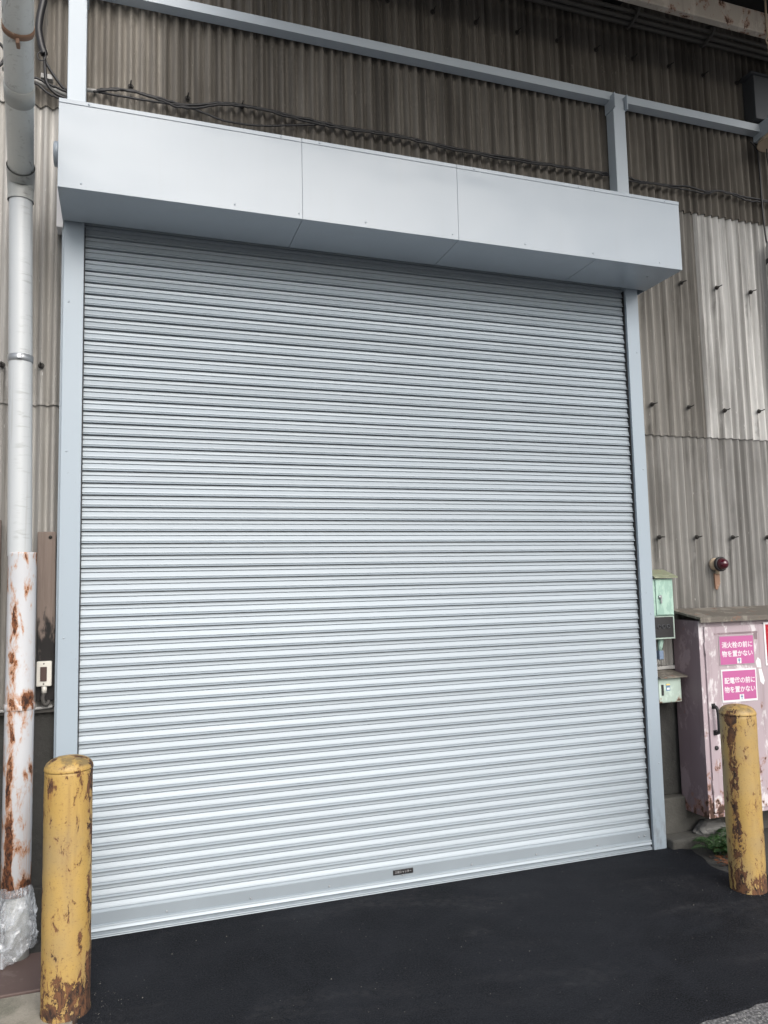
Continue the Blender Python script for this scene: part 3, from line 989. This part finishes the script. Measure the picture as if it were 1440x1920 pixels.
def icon(parent, cx, cz, s, yy):
    mb = MB(); mb.box(cx - s, cx + s, yy - 0.0008, yy, cz - s, cz + s)
    o = mb.build('icon_square', M_white, parent)
    mb = MB()
    y2 = yy - 0.0014
    pr = [(-.55, .45), (.55, .45), (.5, .1), (.15, -.15), (.15, -.85), (-.15, -.85), (-.15, -.15), (-.5, .1)]
    mb.bm.faces.new([mb.bm.verts.new((cx + a * s, y2, cz + b * s)) for a, b in pr])
    mb.bm.faces.new([mb.bm.verts.new((cx + a * s, y2, cz + b * s)) for a, b in ((-.35, .55), (.35, .55), (.25, .85), (-.25, .85))])
    mb.build('funnel_mark', M_blue_print, parent)


def notice(x0, x1, z0, z1, border, lines, lab, tilt):
    cx, cz = (x0 + x1) / 2, (z0 + z1) / 2
    w, h = (x1 - x0) / 2, (z1 - z0) / 2
    mb = MB(); mb.box(-w, w, -0.003, 0.0, -h, h, 0.0006)
    s = mb.build('notice', M_white if border else M_film, cb, (cx + CO[0], -0.1625 + CO[1], cz + CO[2]))
    s.rotation_euler = (0, tilt, 0)
    tag(s, lab)
    bw = 0.009 if border else 0.006
    mb = MB(); mb.box(-w + bw, w - bw, -0.0042, -0.0032, -h + bw * (1.5 if border else 1), h - bw)
    mb.build('pink_field', M_pink_sign, s)
    for txt, dz, dx in lines:
        text_mesh('lettering', txt, 0.040, M_white, s, (dx, -0.0046, dz), weight=0.0007)
    icon(s, 0.012, -h * 0.72, 0.0165, -0.0044)
    return s


notice(3.668, 3.940, 1.073, 1.256, False, (('消火栓の前に', 0.030, 0.004), ('物を置かない', -0.024, 0.002)), 'pink notice with white lettering in a clear sleeve', R(0.3))
notice(3.672, 3.944, 0.850, 1.048, True, (('配電盤の前に', 0.028, 0.004), ('物を置かない', -0.026, 0.002)), 'pink notice with white lettering and a white border', R(0.5))
# torn corner tapes of the upper notice
mb = MB()
mb.box(3.640, 3.975, -0.1640, -0.1624, 1.262, 1.274)
mb.box(3.945, 3.972, -0.1636, -0.1622, 1.222, 1.262)
mb.build('tape', M_cab_side, cb, CO)
mb = MB()
mb.bm.faces.new([mb.bm.verts.new(p) for p in ((3.948, -0.1632, 1.085), (3.966, -0.1632, 1.112), (3.985, -0.1632, 1.095), (3.990, -0.1632, 1.045), (3.955, -0.1632, 1.050))])
mb.bm.faces.new([mb.bm.verts.new(p) for p in ((3.966, -0.1630, 1.040), (3.990, -0.1630, 1.040), (4.010, -0.1630, 0.965), (3.998, -0.1630, 0.940), (3.975, -0.1630, 0.960))])
mb.build('torn_paper', M_white, cb, CO)
mb = MB(); mb.box(4.025, 4.215, -0.166, -0.1625, 1.056, 1.326, 0.0006)
rs = tag(mb.build('notice', M_white, cb, CO), 'red notice with white border and yellow vertical lettering')
mb = MB(); mb.box(4.039, 4.201, -0.1672, -0.1662, 1.069, 1.312)
mb.build('red_field', M_red_sign, rs)
for i, ch in enumerate('火の用心'):
    text_mesh('lettering', ch, 0.070, M_yellow_print, rs, (4.088, -0.1676, 1.283 - i * 0.052), weight=0.001)

# ================================================================ green switch boxes by the right rail
gb = empty('meter_box', (3.39, 0.03, 1.24))
tag(gb, 'tall pale green electrical box with sloping cap and dark window, above another box', 'electrical box')
GO = (-3.39, -0.03, -1.24)
mb = MB(); mb.box(3.318, 3.470, -0.018, 0.086, 1.383, 1.614, 0.003)
mb.build('body', M_green, gb, GO)
mb = MB(); mb.box(3.335, 3.462, -0.026, -0.0185, 1.390, 1.606, 0.002)
d_ = mb.build('door', M_green, gb, GO)
mb = MB(); mb.lathe([(0, 0), (0.0125, 0), (0.0125, 0.008), (0.007, 0.011), (0, 0.011)], (3.362, -0.026, 1.500), 'Y', 16)
mb.box(3.359, 3.369, -0.040, -0.034, 1.462, 1.512, 0.002)
mb.build('latch', M_screw, d_)
mb = MB(); mb.extrude_x([(-0.046, 1.618), (-0.046, 1.626), (0.088, 1.672), (0.088, 1.660)], 3.316, 3.490, closed=True, caps=True)
mb.build('cap', M_green_roof, gb, GO)
mb = MB(); mb.box(3.318, 3.474, -0.012, 0.086, 1.240, 1.3815, 0.002)
fb = mb.build('lower_case', M_green_pale, gb, GO)
mb = MB(); mb.box(3.324, 3.462, -0.016, -0.0122, 1.250, 1.3760, 0.002)
mb.build('window', M_dark, fb)
for i in range(3):
    mb = MB(); mb.lathe([(0.0125, 0), (0.0125, 0.006), (0.0095, 0.007), (0.0095, 0.001)], (3.350 + 0.035 * i, -0.0161, 1.317), 'Y', 16)
    mb.build('fuse_socket', M_baked, fb)
mb = MB(); mb.tube([(3.398, 0.035, 1.240), (3.394, 0.035, 1.195), (3.388, 0.035, 1.165)], [0.020, 0.016, 0.013], 14)
mb.build('cable_gland', M_green, gb, GO)
mb = MB(); mb.box(3.372, 3.404, 0.018, 0.05, 1.112, 1.166, 0.003)
mb.build('connector', paint('blue_grey_connector', (0.17, 0.23, 0.33), 0.4), gb, GO)
mb = MB()
for dx in (-0.011, -0.002, 0.010):
    mb.tube([(3.388 + dx, 0.034, 1.114), (3.388 + dx * 1.7, 0.04, 1.09), (3.388 + dx * 2.0, 0.05, 1.066)], 0.0028, 6)
mb.build('wire', M_conduit, gb, GO)

g2 = empty('switch_box', (3.40, 0.03, 0.85))
tag(g2, 'short pale green electrical box with a small blue sticker, low beside the shutter rail', 'electrical box')
HO = (-3.40, -0.03, -0.85)
mb = MB(); mb.box(3.318, 3.492, -0.018, 0.112, 0.852, 1.002, 0.003)
bd = mb.build('body', M_green_pale, g2, HO)
mb = MB(); mb.box(3.322, 3.486, -0.022, -0.0185, 0.858, 0.994, 0.0015)
bd = mb.build('door', M_green_pale, g2, HO)
mb = MB(); mb.extrude_x([(-0.050, 1.004), (-0.050, 1.011), (0.112, 1.040), (0.112, 1.030)], 3.316, 3.520, closed=True, caps=True)
mb.build('cap', M_cab_roof, g2, HO)
mb = MB(); mb.box(3.339, 3.356, -0.026, -0.0222, 0.898, 0.964, 0.002)
mb.build('slot_latch', M_dark, bd)
mb = MB(); mb.box(3.376, 3.404, -0.0235, -0.0223, 0.925, 0.968)
st = mb.build('sticker', M_blue_print, bd)
mb = MB(); mb.box(3.377, 3.403, -0.0243, -0.0237, 0.958, 0.967); mb.build('sticker_band', M_yellow_print, bd)
mb = MB(); mb.box(3.380, 3.400, -0.0243, -0.0237, 0.931, 0.944); mb.build('sticker_mark', M_white, bd)

# ================================================================ red alarm lamp
al = empty('alarm_lamp', (3.90, 0.09, 1.70))
tag(al, 'small dark red dome lamp on a rusty bracket above the pink cabinet', 'lamp')
mb = MB(); mb.lathe([(0.0, 0.0), (0.040, 0.0), (0.041, 0.012), (0.037, 0.015), (0.037, 0.045), (0.039, 0.048), (0.0, 0.048)], axis='Y', seg=28)
mb.build('base', M_enamel, al)
mb = MB(); mb.lathe([(0.0, 0.047), (0.046, 0.047), (0.048, 0.052), (0.048, 0.066), (0.044, 0.070), (0.039, 0.070), (0.036, 0.066)], axis='Y', seg=28)
mb.build('collar', M_dark, al)
mb = MB(); mb.lathe([(0.038, 0.066)] + [(0.038 * math.cos(R(t)), 0.070 + 0.045 * math.sin(R(t))) for t in range(0, 90, 11)] + [(0.0, 0.115)], axis='Y', seg=28)
mb.build('lens', M_lens, al)
mb = MB(); mb.tube([(0.0, -0.030, -0.034), (0.0, -0.026, -0.062)], 0.013, 12); mb.build('socket', M_enamel, al)
mb = MB()
v = [(-0.020, -0.062), (0.020, -0.062), (0.022, -0.125), (-0.004, -0.168), (-0.018, -0.160)]
f = [mb.bm.verts.new((a, -0.022, b)) for a, b in v]
bk = [mb.bm.verts.new((a, -0.010, b)) for a, b in v]
mb.bm.faces.new(f); mb.bm.faces.new(list(reversed(bk)))
for i in range(5):
    mb.bm.faces.new((f[i], f[(i + 1) % 5], bk[(i + 1) % 5], bk[i]))
mb.build('bracket', M_rust, al)

# ================================================================ left wall fittings
mb = MB(); mb.box(-0.198, -0.114, 0.052, 0.074, 1.10, 1.913, 0.005)
for v_ in mb.bm.verts:
    if v_.co.z < 1.2:
        v_.co.x += 0.006
wb = mb.build('wooden_board', M_wood)
tag(wb, 'scorched weathered wooden board fixed on the wall above the light switch', 'board')
mb = MB(); mb.lathe([(0, 0), (0.008, 0), (0.008, 0.006), (0, 0.006)], (-0.139, 0.052, 1.886), 'Y', 10)
mb.build('screw', M_bolt, wb)
mb = MB(); mb.box(-0.60, -0.358, 0.05, 0.076, 1.0, 1.97, 0.004)
tag(mb.build('wooden_board', M_wood), 'dark weathered board at the very left edge beside the drain pipe', 'board')

sw = empty('light_switch', (-0.154, 0.052, 1.10))
tag(sw, 'ivory surface-mounted light switch with brown rocker on the scorched board', 'switch')
SO = (0.154, -0.052, -1.10)
mb = MB(); mb.box(-0.189, -0.121, 0.022, 0.0518, 1.172, 1.290, 0.005); mb.build('plate', M_switch, sw, SO)
mb = MB(); mb.box(-0.171, -0.142, 0.016, 0.0215, 1.197, 1.265, 0.002); mb.build('rocker', M_rocker, sw, SO)
for zz in (1.184, 1.279):
    mb = MB(); mb.lathe([(0, 0), (0.0035, 0), (0.0035, 0.0015), (0, 0.0015)], (-0.156, 0.022, zz), 'Y', 8); mb.build('screw', M_dark, sw, SO)
mb = MB(); mb.tube([(-0.154, 0.038, 1.174), (-0.154, 0.038, 1.140)], 0.0125, 14); mb.build('spigot', M_switch, sw, SO)
mb = MB(); mb.tube(spline([(-0.154, 0.038, 1.142), (-0.160, 0.040, 1.112), (-0.150, 0.045, 1.085), (-0.136, 0.055, 1.092), (-0.140, 0.07, 1.120)], 6), 0.0095, 10)
tag(mb.build('flexible_conduit', M_conduit_d), 'short grey conduit curling out below the ivory light switch', 'conduit')
mb = MB(); mb.tube([(-0.60, 0.070, 1.062), (-0.20, 0.068, 1.064), (-0.118, 0.068, 1.071)], 0.0075, 10)
tag(mb.build('wall_conduit', M_conduit), 'thin pale horizontal conduit at the foot of the slate beneath the switch', 'conduit')

# ================================================================ cables
def cable(name, pts, r, lab, wob=0.0, m=None, n=8):
    P = spline(pts, n)
    Q = []
    for i, p in enumerate(P):
        w = wob
        Q.append(p + Vector((0, random.uniform(-w, w) * 0.6, random.uniform(-w, w))))
    mb = MB(); mb.tube(Q, r, 7)
    return tag(mb.build(name, m or M_cable), lab, 'cable')


cab1 = [(0.03, 0.07, 4.238), (0.10, 0.06, 4.252), (0.216, 0.06, 4.268), (0.36, 0.055, 4.252), (0.507, 0.06, 4.242), (0.70, 0.055, 4.288), (0.886, 0.06, 4.296), (1.13, 0.06, 4.287), (1.383, 0.06, 4.275), (1.714, 0.06, 4.282), (2.095, 0.06, 4.264), (2.498, 0.06, 4.267), (2.85, 0.06, 4.270), (3.2, 0.06, 4.278)]
cable('wall_cable', cab1, 0.0075, 'black cable running along the dark slate above the housing, upper strand', 0.003)
cable('wall_cable', [(a, b - 0.006, c - 0.014 + 0.008 * math.sin(a * 9)) for a, b, c in cab1], 0.0065, 'black cable twisted below the upper strand along the dark slate', 0.004)
cable('wall_cable', [(0.05, 0.07, 4.234), (0.15, 0.055, 4.225), (0.30, 0.05, 4.222), (0.50, 0.06, 4.232), (0.62, 0.055, 4.205), (0.708, 0.055, 4.186), (0.885, 0.055, 4.190), (1.13, 0.06, 4.240), (1.319, 0.06, 4.283)], 0.006, 'black cable sagging closest to the left part of the housing top', 0.001)
cab2 = [(3.32, 0.06, 4.276), (3.45, 0.06, 4.262), (3.546, 0.06, 4.264), (3.70, 0.055, 4.268), (3.854, 0.06, 4.283), (4.0, 0.06, 4.272), (4.106, 0.06, 4.295), (4.25, 0.06, 4.288), (4.362, 0.06, 4.281), (4.6, 0.06, 4.285), (5.0, 0.06, 4.28)]
cable('wall_cable', cab2, 0.007, 'black cable crossing the slate right of the post, upper strand', 0.003)
cable('wall_cable', [(a, b - 0.004, c - 0.016 + 0.01 * math.sin(a * 11)) for a, b, c in cab2], 0.0055, 'black cable crossing the slate right of the post, lower strand', 0.003)
mb = MB(); mb.tube([(-0.002, 0.07, 4.236), (0.055, 0.07, 4.238)], 0.010, 10)
tag(mb.build('conduit_stub', M_conduit), 'short pale conduit stub poking out right of the left frame post', 'conduit')
# bundle at upper left
cable('cable_bundle', [(-0.16, 0.02, 5.0), (-0.20, 0.02, 4.72), (-0.232, 0.025, 4.52), (-0.222, 0.03, 4.42), (-0.205, 0.03, 4.36)], [0.019] * 33, 'thick black cable bundle hanging down beside the drain pipe top', 0.001)
cable('loose_cable', [(-0.21, 0.035, 4.37), (-0.195, 0.035, 4.32), (-0.160, 0.04, 4.265), (-0.12, 0.045, 4.215), (-0.085, 0.05, 4.195)], 0.0075, 'black cable from the bundle slanting to the left frame post')
cable('loose_cable', [(-0.205, 0.035, 4.37), (-0.200, 0.03, 4.28), (-0.190, 0.03, 4.21), (-0.150, 0.035, 4.165), (-0.085, 0.045, 4.150)], 0.0075, 'black cable from the bundle dropping before it bends to the post')
cable('loose_cable', [(-0.33, 0.05, 4.235), (-0.24, 0.045, 4.235), (-0.19, 0.045, 4.215), (-0.14, 0.045, 4.205), (-0.09, 0.05, 4.19)], 0.006, 'dark cable leading from behind the drain pipe to the post', 0.002)
cable('loose_cable', [(-0.33, 0.05, 4.225), (-0.24, 0.045, 4.205), (-0.19, 0.04, 4.165), (-0.14, 0.04, 4.148), (-0.09, 0.05, 4.140)], 0.006, 'lowest dark cable leading from behind the drain pipe to the post', 0.002)
cable('thin_wire', [(-0.225, 0.02, 4.42), (-0.20, 0.015, 4.37), (-0.20, 0.012, 4.325), (-0.225, 0.012, 4.315), (-0.235, 0.015, 4.345), (-0.215, 0.02, 4.375)], 0.003, 'thin black wire curled in a loop beside the cable bundle')
cable('loose_cable', [(-0.47, 0.04, 4.40), (-0.405, 0.03, 4.37), (-0.385, 0.03, 4.32), (-0.41, 0.03, 4.26), (-0.47, 0.04, 4.24)], 0.008, 'black cable loop at the left edge of the drain pipe')
mb = MB(); mb.tube([(-0.40, 0.055, 4.262), (-0.24, 0.055, 4.228), (-0.09, 0.06, 4.178)], 0.011, 10)
tag(mb.build('wall_conduit', M_conduit), 'grey conduit sloping behind the drain pipe to the left post', 'conduit')
mb = MB(); mb.box(-0.222, -0.165, 0.045, 0.085, 4.245, 4.272, 0.003)
tag(mb.build('junction_box', M_conduit), 'tiny pale junction box behind the loose cables at the upper left', 'junction box')

# ================================================================ canopy and things under it
cn = empty('canopy', (2.8, 0.1, 5.3))
tag(cn, 'sooty dark canopy roof with a rusty beam over the upper right of the wall', 'canopy')
NO = (-2.8, -0.1, -5.3)
mb = MB(); mb.box(0.6, 5.0, -3.1, 0.10, 5.62, 5.68); mb.build('soffit', M_soffit, cn, NO)
mb = MB(); mb.box(0.6, 5.0, -0.345, -0.30, 5.185, 5.335, 0.004); mb.build('edge_beam', M_rust_beam, cn, NO)
mb = MB(); mb.box(0.6, 5.0, -0.300, -0.19, 5.325, 5.335); mb.build('beam_flange', M_baked, cn, NO)
for xx in (0.65, 2.1, 3.25, 4.92):
    mb = MB(); mb.box(xx, xx + 0.07, -3.08, 0.09, 5.44, 5.618); mb.build('rafter', M_soffit, cn, NO)
conds = [(0.055, 5.372, 0.017), (0.015, 5.378, 0.015), (-0.025, 5.392, 0.013), (0.04, 5.412, 0.012), (-0.06, 5.435, 0.008)]
for i, (yy, zz, rr) in enumerate(conds):
    mb = MB(); mb.tube([(0.9, yy, zz), (2.0, yy, zz + 0.006), (3.2, yy - 0.004, zz), (4.2, yy, zz + 0.004), (5.2, yy, zz)], rr, 10)
    tag(mb.build('overhead_conduit', M_conduit_d), ['thick sooty conduit closest to the slate top under the canopy', 'sooty conduit second out from the slate top under the canopy', 'sooty conduit third out from the slate top under the canopy', 'sooty conduit lying on top of the bundle under the canopy', 'thin sooty conduit above the bundle, nearest the rusty beam'][i], 'conduit', 'conduits under the canopy')
for i, xx in enumerate((3.42, 4.04)):
    mb = MB(); mb.tube(spline([(xx, 0.078, 5.40), (xx, 0.06, 5.348), (xx, 0.01, 5.350), (xx, -0.055, 5.372), (xx, -0.058, 5.42), (xx, 0.0, 5.44)], 4), 0.011, 8)
    tag(mb.build('conduit_clamp', M_conduit_d), ['clamp holding the conduits above the right frame post', 'clamp holding the conduits near the right edge'][i], 'clamp')
rod = empty('hanging_rod', (4.20, -0.352, 5.05))
tag(rod, 'thin pale rod with a hook hanging in front of the rusty beam', 'rod')
mb = MB(); mb.tube([(0, 0, 0.11), (0, 0, 0.55)], 0.0065, 8); mb.build('shaft', M_enamel, rod)
mb = MB(); mb.tube([(0.013 * math.sin(t), 0, 0.085 + 0.026 * math.cos(t)) for t in [i * math.pi / 8 for i in range(17)]], 0.005, 6)
mb.tube([(0, 0, 0.06), (0, 0, -0.01)], 0.005, 6); mb.build('hook', M_enamel, rod)
# dark steel bracket box at right edge, beam end cleat, lamp
mb = MB(); mb.box(4.405, 4.95, -0.02, 0.085, 4.835, 5.16, 0.004)
mb.box(4.375, 4.95, -0.03, 0.088, 5.163, 5.175)
tag(mb.build('steel_bracket', M_baked), 'dark steel bracket box at the right edge above the frame beam', 'bracket')
mb = MB(); mb.box(4.472, 4.60, -0.08, 0.085, 4.72, 4.832, 0.003)
tag(mb.build('beam_cleat', M_frame), 'blue-grey steel cleat joining the right end of the frame beam', 'bracket')
wl = empty('wall_lamp', (4.50, -0.08, 4.66))
tag(wl, 'beige enamel lamp shade under the right end of the frame beam', 'lamp')
mb = MB(); mb.lathe([(0.118, -0.030), (0.120, -0.024), (0.108, 0.0), (0.075, 0.028), (0.035, 0.045), (0.030, 0.062), (0.0, 0.064)], seg=28)
mb.lathe([(0.115, -0.028), (0.070, 0.020), (0.0, 0.035)], seg=28)
mb.build('shade', M_enamel, wl)
mb = MB(); mb.lathe([(0.0, -0.052), (0.018, -0.045), (0.024, -0.028), (0.018, -0.005), (0.016, 0.02)], seg=16); mb.build('bulb', M_white, wl)
cable('hanging_cable', [(4.40, 0.04, 4.695), (4.445, 0.04, 4.655), (4.466, 0.045, 4.60), (4.476, 0.05, 4.45), (4.478, 0.05, 4.18), (4.490, 0.045, 3.96), (4.495, 0.03, 3.90)], 0.0065, 'black cable hanging down the slate near the right edge')
cable('thin_wire', [(4.48, -0.02, 4.62), (4.50, 0.0, 4.57), (4.56, 0.03, 4.49), (4.70, 0.05, 4.38)], 0.004, 'thin wire trailing right from below the beige lamp')
vp = empty('vertical_conduit', (4.505, 0.025, 0))
tag(vp, 'grey vertical conduit pipe with capped top at the right edge', 'conduit')
mb = MB(); mb.lathe([(0.036, 1.42), (0.036, 3.90), (0.036, 3.92), (0.028, 3.955), (0.012, 3.975), (0.0, 3.978)], seg=20); mb.build('pipe', M_conduit, vp)
mb = MB(); mb.lathe([(0.036, 3.80), (0.040, 3.802), (0.040, 3.835), (0.036, 3.837)], seg=20); mb.build('clamp', M_dark, vp)

# ================================================================ ground clutter
mb = MB(); mb.box(-0.75, 0.026, -0.438, -0.085, -0.02, 0.010, 0.004)
tag(mb.build('cover_plate', M_plate), 'brown steel cover plate on the ground beneath the plastic-wrapped pipe foot', 'cover plate')


def rock(name, loc, r, m, lab, seed, sq=(1, 1, 0.7)):
    mb = MB()
    bmesh.ops.create_icosphere(mb.bm, subdivisions=3, radius=1.0)
    for v in mb.bm.verts:
        d = 1 + 0.35 * mnoise.noise(v.co * 1.3 + Vector((seed, seed * 2, 0))) + 0.12 * mnoise.noise(v.co * 4 + Vector((0, seed, 3)))
        v.co = Vector((v.co.x * sq[0], v.co.y * sq[1], v.co.z * sq[2])) * r * d
    return tag(mb.build(name, m, None, loc), lab, 'stone')


rock('stone', (3.68, 0.0, 0.065), 0.075, M_stone, 'grey rough stone behind the fern against the plinth', 2, (1.5, 1, 0.6))
rock('stone', (3.60, -0.02, 0.06), 0.05, M_stone, 'small dark stone at the foot of the plinth left of the fern', 5, (1.3, 1, 0.7))
rock('stone', (3.50, -0.43, 0.005), 0.030, paint('white_stone', (0.55, 0.52, 0.48), 0.8), 'small whitish stone lying between fern and right bollard', 8, (1.5, 0.8, 0.8))

# fern: arching fronds with paired leaflets
fern = empty('fern', (3.535, -0.21, -0.01))
tag(fern, 'small green fern growing at the asphalt edge below the pink cabinet', 'plant')
rnd = random.Random(3)
for i in range(24):
    mb = MB()
    a = rnd.uniform(0, 2 * math.pi) if i > 6 else R(150 + i * 30)
    L = rnd.uniform(0.11, 0.19)
    up_ = rnd.uniform(0.5, 1.15)
    base = Vector((rnd.uniform(-.03, .03), rnd.uniform(-.03, .03), 0.0))
    P = []
    for k in range(9):
        t = k / 8
        P.append(base + Vector((math.cos(a) * L * t, math.sin(a) * L * t, L * (up_ * 1.9 * t - up_ * 1.25 * t * t))))
    mb.tube(P, 0.0014, 4)
    side = Vector((-math.sin(a), math.cos(a), 0))
    for k in range(1, 9):
        for kk in (0, 0.5):
            t = min(1, (k + kk) / 8)
            j = min(7, int(t * 8)); p = P[j].lerp(P[j + 1], t * 8 - j)
            tg = (P[min(8, j + 1)] - P[j]).normalized()
            ln = 0.042 * math.sin(math.pi * min(1, 0.12 + t * 0.9)) + 0.008
            for s_ in (-1, 1):
                d = (side * s_ + tg * 0.45 + Vector((0, 0, rnd.uniform(-.25, .15)))).normalized()
                w = tg * 0.0036
                q = p + d * ln * 0.5 + Vector((0, 0, 0.002))
                tip = p + d * ln - Vector((0, 0, ln * 0.18))
                vs_ = [mb.bm.verts.new(c) for c in (p - w * 0.5, q - w, tip, q + w, p + w * 0.5)]
                mb.bm.faces.new(vs_)
    mb.build('frond', M_leaf, fern)
def leaf(parent, c, L, W, rz, tilt, m, name='dead_leaf'):
    mb = MB()
    rot = Matrix.Rotation(rz, 4, 'Z') @ Matrix.Rotation(tilt, 4, 'X')
    up = [(-1, 0, .10), (-.5, .7, .0), (.1, .9, -.04), (.6, .55, .03), (1, 0, .18), (.6, -.55, .05), (.1, -.9, .02), (-.5, -.7, .0)]
    ctr = mb.bm.verts.new(rot @ Vector((0, 0, .03 * L)))
    vv = [mb.bm.verts.new(rot @ Vector((x * L, y * W, z * L))) for x, y, z in up]
    for i in range(8):
        mb.bm.faces.new((ctr, vv[i], vv[(i + 1) % 8]))
    return mb.build(name, m, parent, c)


for i in range(16):
    leaf(fern, (rnd.uniform(-.05, .05), rnd.uniform(-.09, .0), rnd.uniform(0.03, 0.075)), rnd.uniform(.012, .024), rnd.uniform(.006, .011), rnd.uniform(0, 6.3), rnd.uniform(-.9, .9), M_dead)
litter = empty('leaf_litter', (3.46, -0.36, 0))
tag(litter, 'small heap of dry brown leaves between the fern and the right bollard', 'leaves')
for i in range(34):
    leaf(litter, (rnd.uniform(-.07, .07), rnd.uniform(-.10, .10), rnd.uniform(0.0, 0.025)), rnd.uniform(.010, .022), rnd.uniform(.005, .011), rnd.uniform(0, 6.3), rnd.uniform(-.8, .8), M_dead)

# loose pale grit on the fresh asphalt
mb = MB()
rg = random.Random(11)
for i in range(400):
    if i < 300:
        gx, gy = rg.uniform(0.1, 3.6), rg.uniform(-1.5, -0.03)
    elif i < 350:
        a = rg.uniform(0, 6.28); rr = 0.10 + abs(rg.gauss(0, 0.06)); gx, gy = 3.30 + rr * math.cos(a), -0.68 + rr * math.sin(a)
    else:
        a = rg.uniform(0, 6.28); rr = 0.10 + abs(rg.gauss(0, 0.09)); gx, gy = 0.03 + abs(rr * math.cos(a)), -0.635 + rr * math.sin(a)
    s_ = rg.uniform(0.0009, 0.0022) * (1.9 if rg.random() < 0.08 else 1)
    vv = [mb.bm.verts.new((gx + s_ * rg.uniform(.6, 1.3) * a_, gy + s_ * rg.uniform(.6, 1.3) * b_, c_ * s_)) for a_, b_, c_ in ((1, 0, .1), (-.5, .8, .1), (-.5, -.8, .1), (0, 0, 1.2))]
    for f_ in ((0, 1, 3), (1, 2, 3), (2, 0, 3)):
        mb.bm.faces.new([vv[q_] for q_ in f_])
gr = mb.build('grit', paint('pale_grit', (0.16, 0.155, 0.145), 0.9))
setting(gr, 'stuff')
tag(gr, 'loose pale grit scattered over the fresh black asphalt', 'grit')
